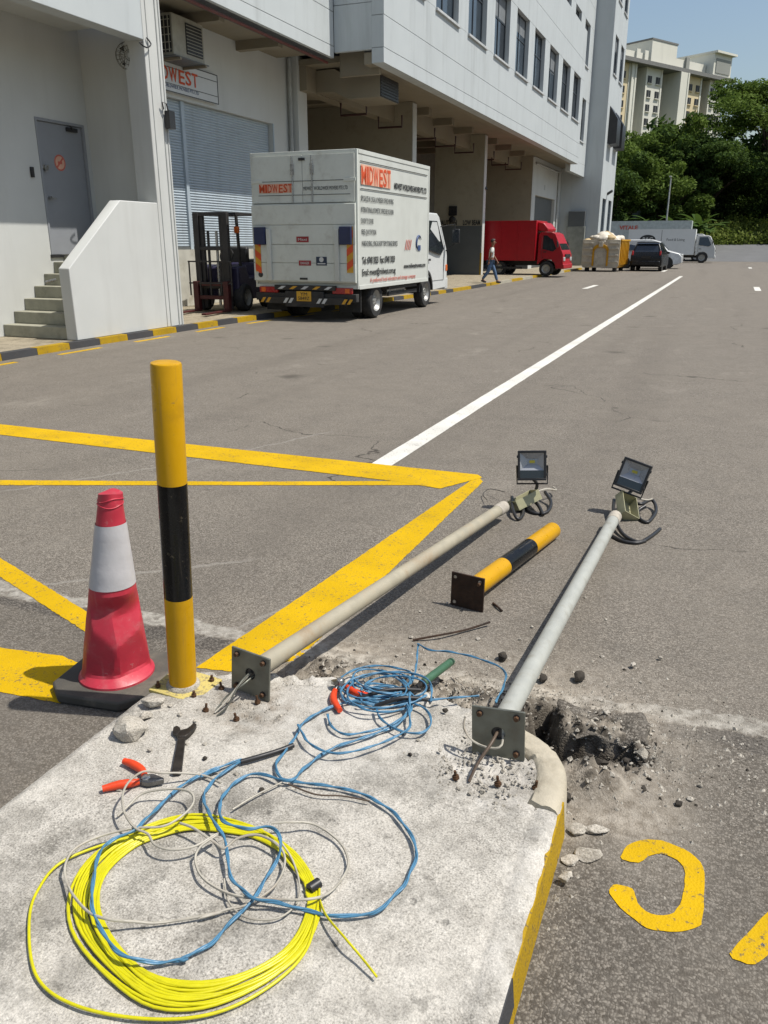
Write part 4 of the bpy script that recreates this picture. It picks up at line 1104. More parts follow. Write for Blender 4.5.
# ================================================================== apron, kerb
ZA = .10
KP = [(-8.95,-20),(-9.0,3),(-9.15,9.8),(-9.12,14),(-8.4,24),(-8.25,27),(-8.2,40),(-8.15,58),(-8.15,70)]
def kx(y):
    for (a,ya),(b,yb) in zip(KP,KP[1:]):
        if ya <= y <= yb: return a+(b-a)*(y-ya)/(yb-ya)
    return KP[-1][0]
mb = MB(); yy = [-20,-10,0,3,6,9.8,12,14,17,20,24,27,33,40,50,58]
vs = []
for y in yy: vs += [(kx(y)-.148,y,ZA-.003),(-20,y,ZA-.003)]
mb.add(vs, [(2*i,2*i+2,2*i+3,2*i+1) for i in range(len(yy)-1)])
apron = mb.build('pavement', APRON, fix=False); tag(apron, kind='structure')
for p_ in apron.data.polygons:
    if p_.normal.z < 0: apron.data.flip_normals(); break
kerb = bpy.data.objects.new('kerb', None); COL.objects.link(kerb); tag(kerb, kind='structure'); kerb.location = (-9,10,0)
KC = pm('kerb_concrete', S(176,170,152,.72), .9, var=.12, scale=4, dirt=S(110,104,90,.6), dirt_amt=.5, bmp=.2, world=True)
y = 3.0; i = 0
while y < 57:
    L = .67 if y < 26 else 2.0
    mt = (YKERB if i % 2 else KBLACK)
    if y > 32: mt = (KC, YKERB)[i % 2]
    y2 = y+L-.006; vs = []
    for q in (y, y2):
        x = kx(q); vs += [(x,q,-.03),(x-.012,q,.10),(x-.035,q,ZA),(x-.15,q,ZA),(x-.15,q,-.03)]
    MB().add(vs,[(0,1,6,5),(1,2,7,6),(2,3,8,7),(3,4,9,8),(4,3,2,1,0),(5,6,7,8,9)]).build('kerb_block', mt, kerb, off=kerb.location)
    y += L; i += 1
y = 4.0
while y < 19:
    x = kx(y)+.27; marking('yellow_dash', stripe(x,y,kx(y+.9)+.27,y+.9,.10), YPAINT); y += 1.72

# ================================================================== the long white building
bld = thing('warehouse_building', 'long white industrial building with loading bays, upper windows and end tower along the left', 'building', (-12,30,ZA))
BO = Vector((-12,30,ZA))
def bp(name, mb, mat, parent=None, bevel=0, smooth=None): return mb.build(name, mat, parent or bld, bevel, smooth, off=BO)
XF, XD, XS = -9.25, -10.80, -12.0       # pillar plane, door wall, shutter wall
YP0, YP1 = 12.28, 12.78                  # pillar
# entrance recess
dw0, dw1, dz0, dz1 = 11.27, 12.42, 1.36, 3.52
ew = MB().box(XD-.3,XD,-6,dw0-.001,ZA,5.6).box(XD-.3,XD,dw0,dw1,dz1,5.6).box(XD-.3,XD,dw0,dw1,ZA,dz0-.02).box(XD-.3,XD,dw1+.001,YP1+.1,ZA,5.6)
bp('entrance_wall', ew, WHITE)
bp('recess_side_wall', MB().box(XD+.001,XF-.421,YP0+.24,YP1-.02,ZA,5.6), WHITE)
bp('pillar', MB().box(XF-.42,XF,YP0,YP1,ZA,9), WHITE, bevel=.012)
bp('canopy_beam', MB().box(XF-.28,XF-.004,-6,YP0-.002,4.70,9), WHITE2, bevel=.01)
bp('canopy_soffit', MB().box(XD+.002,XF-.282,-6,YP0,4.95,5.1), WHITE)
door = bp('door', MB().box(XD-.09,XD-.03,dw0+.05,dw1-.05,dz0,dz1-.05), DOORM, bevel=.004)
fr = MB().box(XD-.1,XD+.012,dw0,dw0+.045,dz0,dz1).box(XD-.1,XD+.012,dw1-.045,dw1,dz0,dz1).box(XD-.1,XD+.012,dw0+.046,dw1-.046,dz1-.045,dz1)
bp('door_frame', fr, DOORM, door, bevel=.003)
bp('door_closer', MB().box(XD-.03,XD+.02,dw1-.42,dw1-.18,dz1-.14,dz1-.08).bar((XD+.02,dw1-.3,dz1-.09),(XD+.10,dw1-.45,dz1-.07),.02,.02), pm('dark_metal', S(70,70,72,.6), .5, metal=.4), door, bevel=.003)
bp('door_handle', MB().cyl((XD-.03,dw0+.14,2.28),(XD+.035,dw0+.14,2.28),.025,n=14).bar((XD+.03,dw0+.13,2.28),(XD+.03,dw0+.25,2.27),.018,.018), CHROME, door)
bp('hasp', MB().box(XD-.03,XD+.005,dw0+.02,dw0+.2,2.74,2.80).box(XD+.006,XD+.03,dw0+.09,dw0+.15,2.70,2.79), CHROME, door, bevel=.003)
dd = MB().lathe([(.13,-.031),(.13,-.027)],28,(XD,dw0+.5,2.86),'x'); bp('round_notice', dd, INKOL, door)
bp('round_notice_ring', MB().lathe([(.13,-.0268),(.105,-.0262)],28,(XD,dw0+.5,2.86),'x',caps=False).bar((XD-.0262,dw0+.42,2.78),(XD-.0262,dw0+.58,2.94),.03,.002,(1,0,0)).box(XD-.0266,XD-.0258,dw0+.45,dw0+.55,2.84,2.88), INKR, door)
bp('threshold', MB().box(XD-.02,XD+.03,dw0-.02,dw1+.02,dz0-.05,dz0-.002), pm('dark_metal', S(70,70,72,.6), .5, metal=.4), door)
# card reader, steps, parapet
o = MB().box(XD,XD+.04,11.03,11.09,2.58,2.74).build('card_reader', BLACK, bevel=.006); tag(o, 'small black card reader on the white wall left of the grey door', 'card reader')
st = bp('staircase', MB().box(XD+.002,-9.47,11.55,YP0+.23,ZA,dz0-.022), STEP)
for k in range(6):
    z0 = ZA+k*.19; y0 = 10.02+k*.255
    bp('step', MB().box(XD+.002,-9.47,y0,11.549,z0+.001,z0+.19-.001), STEP, st, bevel=.008)
PW = [(9.98,ZA),(9.98,1.18),(11.30,2.21),(YP0-.003,2.21),(YP0-.003,ZA)]
bp('stair_parapet', MB().prism(PW,'x',-9.46,XF), WHITE, bevel=.012)
bp('handrail', MB().cyl((-9.50,9.95,1.02),(-9.62,9.85,.98),.02,n=10), CHROME)
# conduits on the pillar
for dy, rr in ((.10,.012),(.35,.018),(.44,.018)):
    bp('conduit', MB().cyl((XF+.004,YP0+dy,ZA),(XF+.004,YP0+dy,8.8),rr*.7,n=10), PIPE, smooth=50)
o = MB().box(XF+.03,XF+.13,YP0+.36,YP0+.52,3.42,3.70).tube([(XF+.08,YP0+.4,3.70),(XF+.10,YP0+.34,3.80),(XF+.06,YP0+.28,3.82),(XF+.03,YP0+.35,3.72)],.012,8).build('switch_box', BLACK, bevel=.008)
tag(o, 'small black electrical box with looped cable on the white pillar', 'switch box')
o = MB().tube(spline([(XF+.02,YP0-.05,4.66),(XF+.05,YP0-.18,4.62),(XF+.06,YP0-.02,4.58),(XF+.05,YP0+.12,4.66),(XF+.02,YP0+.05,4.74)],.05),.012,8).build('looped_wire', BLACK, smooth=50); tag(o, 'dark wire looped round the pillar under the canopy beam', 'wire')
# wall fan in the recess
fan = thing('wall_fan', 'dark wall mounted fan high in the entrance recess beside the pillar', 'fan', (-9.80,YP0+.22,4.50), (0,0,R(48)))
fan.scale = (.8,.8,.8)
MB().tube([(0,0,0),(0,-.14,-.02)],.03,10).build('arm', FORKD, fan)
MB().lathe([(.07,-.30),(.08,-.22),(.07,-.13)],16,axis='y').build('motor', pm('dark_metal', S(70,70,72,.6), .5, metal=.4), fan, smooth=50)
cg = MB()
for rr, yy_ in ((.26,-.34),(.18,-.38),(.10,-.40),(.26,-.26),(.18,-.22)):
    cg.tube([(rr*math.cos(a),yy_,rr*math.sin(a)) for a in np.linspace(0,6.28,24,endpoint=False)],.006,5,closed=True)
for a in np.linspace(0,6.28,18,endpoint=False): cg.tube([(.05*math.cos(a),-.41,.05*math.sin(a)),(.18*math.cos(a),-.38,.18*math.sin(a)),(.26*math.cos(a),-.34,.26*math.sin(a)),(.26*math.cos(a),-.26,.26*math.sin(a)),(.1*math.cos(a),-.2,.1*math.sin(a))],.004,4)
cg.build('guard', pm('fan_wire', S(120,116,104,.6), .5), fan)
for k in range(3):
    a = k*2.094
    MB().add([(.04*math.cos(a+d),-.30+.02*s_,.04*math.sin(a+d)) for d,s_ in ((-.3,1),(.3,-1))]+[(.22*math.cos(a+d),-.30+.03*s_,.22*math.sin(a+d)) for d,s_ in ((.45,-1),(-.25,1))],[(0,1,2,3)]).build('blade', FORKD, fan)
# ---- shutter bay
sy0, sy1, sz0, sz1 = 16.2, 21.3, 1.40, 4.66
bp('dock_wall', MB().box(XS-.3,XS+.02,YP1,22.3,ZA,sz0-.001), pm('peeling_paint', S(206,204,192,.74), .85, var=.1, scale=3, dirt=S(150,138,110,.7), dirt_amt=.85, dirt_scale=2.2, bmp=.3, world=True))
sw = MB().box(XS-.3,XS,YP1-.1,sy0-.001,sz0,9).box(XS-.3,XS,sy0,sy1,sz1,9).box(XS-.3,XS,sy1+.001,22.3,sz0,9)
bp('shutter_wall', sw, WHITE)
sh = bp('roller_shutter', MB().box(XS-.16,XS-.15,sy0,sy1,sz0,sz1), SHUT)
prof = []
z = sz0
sl = MB(); n = int((sz1-sz0)/.06); h = (sz1-sz0)/n
for a,b in ((sy0+.02,17.21),(17.33,sy1-.02)):
    vs = []; 
    for k in range(n):
        zz = sz0+k*h
        for f_, dx in ((0,-.004),(.12,.012),(.5,.022),(.88,.012)): vs += [(XS-.148+dx,a,zz+f_*h),(XS-.148+dx,b,zz+f_*h)]
    m = len(vs)//2
    sl.add(vs,[(2*i,2*i+1,2*i+3,2*i+2) for i in range(m-1)])
s1 = bp('slat_curtain', sl, SHUT, sh); tag(s1, kind='stuff')
bp('guide_post', MB().box(XS-.15,XS-.08,17.21,17.33,sz0,sz1), SHUT, sh, bevel=.006)
bp('bottom_rail', MB().box(XS-.149,XS-.10,sy0,sy1,sz0,sz0+.07), SHUT2, sh)
bp('guide_rail', MB().box(XS-.10,XS+.02,sy0-.06,sy0-.002,sz0,sz1), SHUT, sh); bp('guide_rail', MB().box(XS-.10,XS+.02,sy1+.002,sy1+.06,sz0,sz1), SHUT, sh)
bp('end_column', MB().box(XS-.001,XS+.28,22.32,22.88,ZA,6.5), WHITE, bevel=.01)
bp('downpipe', MB().cyl((XS+.10,22.2,ZA),(XS+.10,22.2,6.4),.055,n=14), PIPE, smooth=50)
bp('bay_return_wall', MB().box(-17.5,XS-.31,22.0,22.3,ZA,6.4), INNER)
# ---- upper block above the shutter bay
XB1 = -10.27
def panels(parent_name, x, y0, y1, zs, gap=.012, t=.10, parent=None):
    for a,b in zip(zs, zs[1:]):
        bp('facade_panel', MB().box(x-t,x,y0,y1,a+gap/2,b-gap/2), WHITE2, parent, bevel=.004)
ub = bp('upper_block', MB().box(XB1-.5,XB1-.101,YP1+.01,21.68,6.19,14), JOINT)
panels('', XB1, YP1+.01, 21.68, [6.19,6.47,7.27,8.2,9.2,10.2,11.2], parent=ub)
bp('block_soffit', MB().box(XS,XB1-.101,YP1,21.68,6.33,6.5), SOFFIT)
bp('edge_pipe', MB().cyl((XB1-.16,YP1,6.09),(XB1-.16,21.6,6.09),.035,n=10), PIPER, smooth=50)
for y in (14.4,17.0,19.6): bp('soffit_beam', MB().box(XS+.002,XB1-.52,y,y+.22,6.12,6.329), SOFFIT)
# ---- long upper block with windows
XB2, YB0, YB1, ZB0, ZB1 = -8.85, 21.70, 52.4, 6.0, 12.97
lb_ = bp('window_block', MB().box(XB2-.6,XB2-.35,YB0+.12,YB1-.02,ZB0+.3,ZB1-.02), pm('room_dark', (.05,.05,.05), .9))
W0, W1 = 8.16, 10.42
wy = [51.35-3.33*k for k in range(9)]     # far edges of the openings
ww = 2.22
edges = sorted([(w-ww, w) for w in wy])
edges = [e for e in edges if e[0] > YB0+.3]
def strip(a, b, y0=YB0, y1=YB1): bp('facade_panel', MB().box(XB2-.34,XB2,y0,y1,a+.006,b-.006), WHITE2, lb_, bevel=.004)
for a,b in zip([ZB0,6.36,7.1,W0],[6.36,7.1,W0,W0]): 
    if b > a: strip(a,b)
for a,b in zip([W1,11.4],[11.4,ZB1]): strip(a,b)
prev = YB0
for a,b in edges+[(YB1,YB1)]:
    bp('facade_pier', MB().box(XB2-.34,XB2-.0015,prev+(.006 if prev > YB0 else 0),a-.006,W0+.001,W1-.001), WHITE2, lb_, bevel=.004); prev = b
def window(y0, y1, z0, z1, x, rev=.20, sill=True, parent=None):
    w = bp('window', MB().box(x-rev-.02,x-rev,y0+.001,y1-.001,z0,z1), random.choice((GLASS_D,GLASS_D,GLASS_E)), parent or lb_)
    if random.random() < .35: bp('blind', MB().box(x-rev+.0005,x-rev+.0018,y0+.05,y1-.05,z1-(z1-z0)*random.uniform(.2,.5),z1-.05), BLIND, w)
    f = MB(); e = .05; xx = x-rev+.03; xb = x-rev+.002
    f.box(xb,xx,y0+.002,y0+e,z0,z1).box(xb,xx,y1-e,y1-.002,z0,z1)
    ym = (y0+y1)/2
    f.box(xb,xx-.005,ym-.03,ym+.03,z0+e,z1-e)
    zm = z0+(z1-z0)*.62
    f.box(xb,xx,y0+e+.001,y1-e-.001,z0,z0+e-.001).box(xb,xx,y0+e+.001,y1-e-.001,z1-e+.001,z1).box(xb,xx-.008,y0+e+.001,ym-.031,zm-.025,zm+.025).box(xb,xx-.008,ym+.031,y1-e-.001,zm-.025,zm+.025)
    bp('window_frame', f, FRAME_D, w)
    if sill: bp('window_sill', MB().box(x-.05,x+.07,y0-.06,y1+.06,z0-.075,z0-.0015), SILL, w, bevel=.006)
for a,b in edges: window(a,b,W0,W1,XB2)
# near end of the block (faces the camera) with its recess below
bp('end_panel', MB().box(XB1+.002,XB2-.341,YB0,YB0+.12,6.33,7.40), WHITE2, lb_, bevel=.004)
bp('end_panel', MB().box(XB1+.002,XB2-.341,YB0,YB0+.12,7.412,ZB1), WHITE2, lb_, bevel=.004)
bp('end_recess', MB().box(XB1-.1,XB2-.36,YB0+.55,YB0+.7,5.85,6.6), SOFFIT)
bp('roof_core', MB().box(-18,XB1-.52,YP1+.1,57.7,6.52,11.0), JOINT)
# ---- setback upper wall and its windows
XU = -9.30
bp('setback_wall', MB().box(XU-.4,XU-.30,YB0+.5,58,6.45,18), WHITE2)
zr0, zr1 = 11.75, 14.05
su = [(56.1-3.33*k-1.9, 56.1-3.33*k+.0) for k in range(7)]
sb = bp('setback_cladding', MB().box(XU-.299,XU,YB1-.0,58-.002,ZB0-.34,6.35), WHITE2, bevel=.004)
pieces = [(6.35,7.6),(10.0,zr0),(zr1,15.2),(15.2,16.4),(16.4,17.9)]
for a,b in pieces: bp('facade_panel', MB().box(XU-.299,XU,30 if b > ZB1 else YB1,57.998,a+.006,b-.006), WHITE2, sb, bevel=.004)
prev = 30
for a,b in sorted(su):
    bp('facade_pier', MB().box(XU-.299,XU-.0015,prev+.006,a-.006,zr0,zr1), WHITE2, sb); prev = b
    window(a,b,zr0,zr1,XU, parent=sb)
bp('facade_pier', MB().box(XU-.299,XU-.0015,prev+.006,57.998,zr0,zr1), WHITE2, sb)
bp('facade_pier', MB().box(XU-.299,XU-.0015,YB1,54.6,7.606,9.994), WHITE2, sb); window(54.606,56.4,7.6,10.0,XU,parent=sb); bp('facade_pier', MB().box(XU-.299,XU-.0015,56.406,57.998,7.606,9.994), WHITE2, sb)
# ---- end tower
XT, YT0, YT1 = -8.15, 58.0, 64.4
tw = bp('tower', MB().box(-15,XT-.25,YT0+.001,YT1,ZA,26), WHITE2)
bp('tower_end_wall', MB().box(-12.5,XT,YT0-.18,YT0,ZA,26), WHITE2, tw, bevel=.01)
wins = []
for (z0,z1) in ((2.2,4.4),(7.75,10.0),(11.9,14.1),(16.0,18.2)):
    for (a,b) in ((58.95,60.6),(61.95,63.6)): wins.append((a,b,z0,z1))
zs = [ZA,2.2,4.4,7.75,10.0,11.9,14.1,16.0,18.2,26]
for i in range(0,9,2): bp('facade_panel', MB().box(XT-.249,XT-.001,YT0+.002,YT1,zs[i]+.005,zs[i+1]-.005), WHITE2, tw)
for i in range(1,9,2):
    for a,b in ((YT0+.002,58.944),(60.606,61.944),(63.606,YT1)): bp('facade_pier', MB().box(XT-.249,XT-.003,a,b,zs[i],zs[i+1]), WHITE2, tw)
for a,b,z0,z1 in wins: window(a,b,z0,z1,XT,rev=.12,sill=z0>3,parent=tw)
for a,b in ((58.9,60.65),(61.9,63.65)):   # dark projecting shades on the first floor windows
    bp('window_shade', MB().prism([(0,7.7),(.55,7.75),(.55,9.2),(0,10.0)],'y',a,b).xf(Matrix.Translation((XT+.002,0,0))), BLACK, tw, bevel=.01)
    bp('spot_lamp', MB().cyl((XT,60.9,4.75),(XT+.35,60.7,4.95),.09,n=10), BLACK, tw) if a < 60 else None
bp('meter_cabinet', MB().box(-10.15,-8.95,YT0-.62,YT0-.19,ZA,2.6), pm('cabinet_grey', S(160,164,156,.62), .6), tw, bevel=.01)
bp('meter_cabinet_top', MB().box(-10.1,-9.0,YT0-.60,YT0-.19,2.605,3.55), DADO, tw, bevel=.01)
# ---- loading bays: fin walls, ceiling, back wall
ZC = 5.95
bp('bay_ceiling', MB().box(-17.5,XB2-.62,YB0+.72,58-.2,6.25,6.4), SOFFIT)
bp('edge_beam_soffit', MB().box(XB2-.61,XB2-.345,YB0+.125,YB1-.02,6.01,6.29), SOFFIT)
bp('bay_back_wall', MB().box(-17.9,-17.5,22.3,58,ZA,6.4), INNER)
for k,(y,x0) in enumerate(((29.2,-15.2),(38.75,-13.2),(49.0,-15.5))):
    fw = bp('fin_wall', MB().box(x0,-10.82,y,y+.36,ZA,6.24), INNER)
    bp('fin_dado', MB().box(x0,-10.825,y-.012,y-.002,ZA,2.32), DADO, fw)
    bp('fin_front', MB().box(-10.819,-10.79,y-.01,y+.37,ZA,6.2), WHITE, fw)
    if k < 2: bp('corner_guard', MB().box(-10.86,-10.78,y-.022,y-.0125,ZA,1.1), YKERB, fw)
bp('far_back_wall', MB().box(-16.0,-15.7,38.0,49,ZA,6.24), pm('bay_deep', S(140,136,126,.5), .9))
for k,y in enumerate((24.2,26.9,30.6,33.4,36.2,40.4,43.2,46.2)):
    bp('ceiling_beam', MB().box(-17.4,-10.7,y,y+.28,6.0,6.249), SOFFIT)
bp('spine_beam', MB().box(-11.9,-11.5,YB0+.75,57.7,5.62,6.248), SOFFIT)
for k,y in enumerate((24.6,27.6,31.0,33.6,36.2,39.6,42.4,45.2)):
    bp('pipe_hanger', MB().tube([(-11.45,y,5.6),(-11.45,y,5.25),(-10.6,y,5.25),(-10.6,y,5.6)],.035,6), BRKT, smooth=40)
for y0,y1 in ((22.4,29.15),(29.6,38.7)):
    bp('roller_door', MB().box(-17.45,-17.3,y0+.8,y1-.8,ZA,4.2), pm('bay_door', S(104,98,90,.45), .8))
    bp('lintel', MB().box(-17.48,-17.2,y0+.4,y1-.4,4.25,4.55), INNER)
# bay end wall with a grey shutter
bp('bay_end_wall', MB().box(-11.1,-10.8,49.37,50.0,ZA,6.24).box(-11.1,-10.8,50.001,56.0,4.22,6.24).box(-11.1,-10.8,56.001,57.8,ZA,6.24), WHITE)
s2 = bp('bay_shutter', MB().box(-11.06,-11.0,50.0,56.0,ZA,4.22), SHUT2)
sl = MB()
for k in range(34): sl.box(-10.999,-10.985,50.02,55.98,ZA+.06+k*.12,ZA+.06+k*.12+.1)
tag(bp('slat_curtain', sl, SHUT2, s2), kind='stuff')
bp('bay_end_pipe', MB().cyl((-10.74,56.6,ZA),(-10.74,56.6,5.9),.06,n=10).cyl((-10.74,49.6,5.9),(-10.74,56.6,5.9),.06,n=10), PIPE, smooth=50)
put_text('11', .42, INKG, bld, Vector((-10.795,52.3,4.62))-BO, '+x')
# writing on the dado of the second fin
put_text('CAUTION', .30, INK, bld, Vector((-13.0,38.74,2.36))-BO, '-y', width=.95, bold=.012)
put_text('LOW BEAM', .30, INK, bld, Vector((-11.75,38.74,2.36))-BO, '-y', width=.85, bold=.012)
o = MB().box(-12.45,-12.05,38.68,38.73,2.78,3.2).lathe([(.12,-.06),(.16,-.30),(.05,-.34)],16,(-12.2,38.72,2.6),'y').build('wall_siren', BLACK, bevel=.01); tag(o, 'dark wall siren above the lettering on the second bay wall', 'siren')
for (x,y,z,lb) in ((-12.4,29.12,4.2,'black bell lamp on the first bay wall above the truck'),(-10.9,39.2,4.0,'dark round lamp on the edge of the second bay wall')):
    o = MB().lathe([(.03,.28),(.06,.22),(.08,.12),(.20,-.08),(.19,-.08),(.05,.08)],16).tube([(0,0,.28),(0,.12,.30)],.02,6).build('bell_lamp', BLACK, smooth=50); o.location = (x,y-.12,z); tag(o, lb, 'lamp')
# duct with grille under the edge of the block
t = thing('air_duct', 'cream air duct with dark grille under the near end of the window block', 'duct', (-10.4,22.9,5.2))
dO = Vector((-10.4,22.9,5.2))
MB().loft([[(-13.2,23.2,5.75),(-13.2,24.4,5.75),(-13.2,24.4,6.2),(-13.2,23.2,6.2)],[(-10.9,23.0,5.62),(-10.9,24.5,5.62),(-10.9,24.5,6.22),(-10.9,23.0,6.22)],[(-10.5,23.0,5.42),(-10.5,24.4,5.42),(-10.5,24.4,6.0),(-10.5,23.0,6.0)],[(-9.50,23.0,5.42),(-9.50,24.4,5.42),(-9.50,24.4,6.0),(-9.50,23.0,6.0)]]).build('duct_body', SOFFIT, t, bevel=.01, off=dO)
gr = MB().box(-9.499,-9.48,23.02,24.38,5.44,5.98).build('grille', BLACK, t, off=dO)
for k in range(7): MB().box(-9.479,-9.455,23.04,24.36,5.46+k*.075,5.48+k*.075).build('louvre', BLACK, gr, off=dO)
# shop sign
sg = thing('shop_sign', 'white signboard with orange lettering above the roller shutter', 'sign', (XS+.02,17.6,4.72))
sO = Vector((XS+.02,17.6,4.72))
MB().box(XS+.002,XS+.10,15.6,18.52,4.75,5.38).build('board', SIGNW, sg, bevel=.006, off=sO)
MB().box(XS+.1005,XS+.106,15.6,18.5,5.225,5.24).box(XS+.1005,XS+.106,15.6,18.5,4.905,4.918).build('rule', INKG, sg, off=sO)
MB().box(XS+.095,XS+.108,18.505,18.525,4.745,5.385).box(XS+.095,XS+.108,15.6,18.505,5.365,5.385).box(XS+.095,XS+.108,15.6,18.505,4.745,4.762).build('frame', JOINT, sg, off=sO)
def midwest(parent, loc, w, h, facing, back=True):
    letters = 'MIDWEST'; adv = w/7.0; r_ = random.Random(3)
    wid = {'M':1.25,'W':1.3,'I':.45}; tot = sum(wid.get(c,.95) for c in letters); x = 0
    ax = Vector((1,0,0)) if facing == '-y' else Vector((0,1,0)); out = Vector((0,-1,0)) if facing == '-y' else Vector((1,0,0))
    if back:
        o = MB().box(0,w,0,.002,-.04*h,1.04*h).build('logo_back', INKOL, parent); o.location = loc
        o.rotation_euler = (0,0,0) if facing == '-y' else (0,0,R(90))
        if facing == '-y': o.location = Vector(loc)-Vector((0,.003,0))
        else: o.location = Vector(loc)+Vector((.003,0,0))
    for c in letters:
        cw = w*wid.get(c,.95)/tot
        o = put_text(c, h*1.38, INKO, parent, Vector(loc)+ax*(x+cw*.06)+out*.006+Vector((0,0,r_.uniform(-.02,.03)*h)), facing, width=cw*.86, bold=.022*h)
        o.rotation_euler.rotate_axis('Z', r_.uniform(-.05,.05)); x += cw
midwest(sg, Vector((XS+.103,15.85,4.97))-sO, 1.85, .29, '+x', back=False)
put_text('MIDWEST WORLDWIDE MOVERS PTE LTD', .1, INKB, sg, Vector((XS+.104,15.85,4.83))-sO, '+x', width=1.85)
# air conditioner
ac = thing('air_conditioner', 'grey outdoor air conditioner unit hung above the signboard', 'air conditioner', (XS+.3,16.75,5.27))
aO = Vector((XS+.3,16.6,5.55))
MB().box(XS+.15,XS+.62,15.95,17.1,5.62,6.42).build('casing', pm('ac_casing', S(190,186,170,.6), .55, dirt=S(130,116,90,.6), dirt_amt=.5), ac, bevel=.015, off=aO)
gl_ = MB().box(XS+.621,XS+.64,16.42,17.02,5.72,6.32).build('fan_grille', BLACK, ac, bevel=.004, off=aO)
for k in range(9): MB().box(XS+.641,XS+.652,16.42,17.02,5.745+k*.065,5.757+k*.065).build('grille_bar', pm('ac_casing', (0,0,0)), gl_, off=aO)
cf = MB().box(XS+.2,XS+.58,15.93,15.949,5.68,6.36).build('coil_face', BLACK, ac, off=aO)
for k in range(5): MB().box(XS+.2,XS+.58,15.915,15.929,5.72+k*.14,5.735+k*.14).build('coil_bar', pm('ac_casing', (0,0,0)), cf, off=aO)
for k in range(4): MB().box(XS+.24+k*.1,XS+.255+k*.1,15.90,15.914,5.68,6.36).build('coil_bar', pm('ac_casing', (0,0,0)), cf, off=aO)
for y in (16.05,17.0): MB().bar((XS,y,5.57),(XS+.72,y,5.57),.05,.05).build('bracket', SOFFIT, ac, off=aO)
MB().box(XS+.1,XS+.7,15.9,17.15,5.598,5.615).build('drip_tray', SHUT2, ac, off=aO)
# ================================================================== vehicles
def wheel(parent, c, r=.38, w=.22, axis='x', side=1, rimk=.58, nm='wheel'):
    # side: +1 outer face towards +axis
    c = Vector(c)
    prof = [(r*.60,-w/2),(r*.9,-w/2),(r*.985,-w*.36),(r,-w*.2),(r,w*.2),(r*.985,w*.36),(r*.9,w/2),(r*.60,w/2)]
    ty = MB().lathe(prof, 32, c, axis, caps=False).build(nm, RUBBER, parent, smooth=40)
    s_ = side; e = w/2*s_
    rp = [(r*.62,e*.98),(r*.60,e*.9),(r*.54,e*.72),(r*.46,e*.35),(r*.30,e*.30),(r*.26,e*.62),(r*.12,e*.70),(.001,e*.70)]
    MB().lathe(rp, 28, c, axis, caps=False).build('rim', WHEELM, ty, smooth=35)
    for k in range(6):
        a = k*1.047; rr = r*.20
        off = Vector((e*.66,rr*math.cos(a),rr*math.sin(a))) if axis == 'x' else Vector((rr*math.sin(a),e*.66,rr*math.cos(a)))
        ax = Vector((1,0,0)) if axis == 'x' else Vector((0,1,0))
        MB().tube([c+off, c+off+ax*.02*s_], .014, 6).build('wheel_nut', CHROME, ty)
    return ty
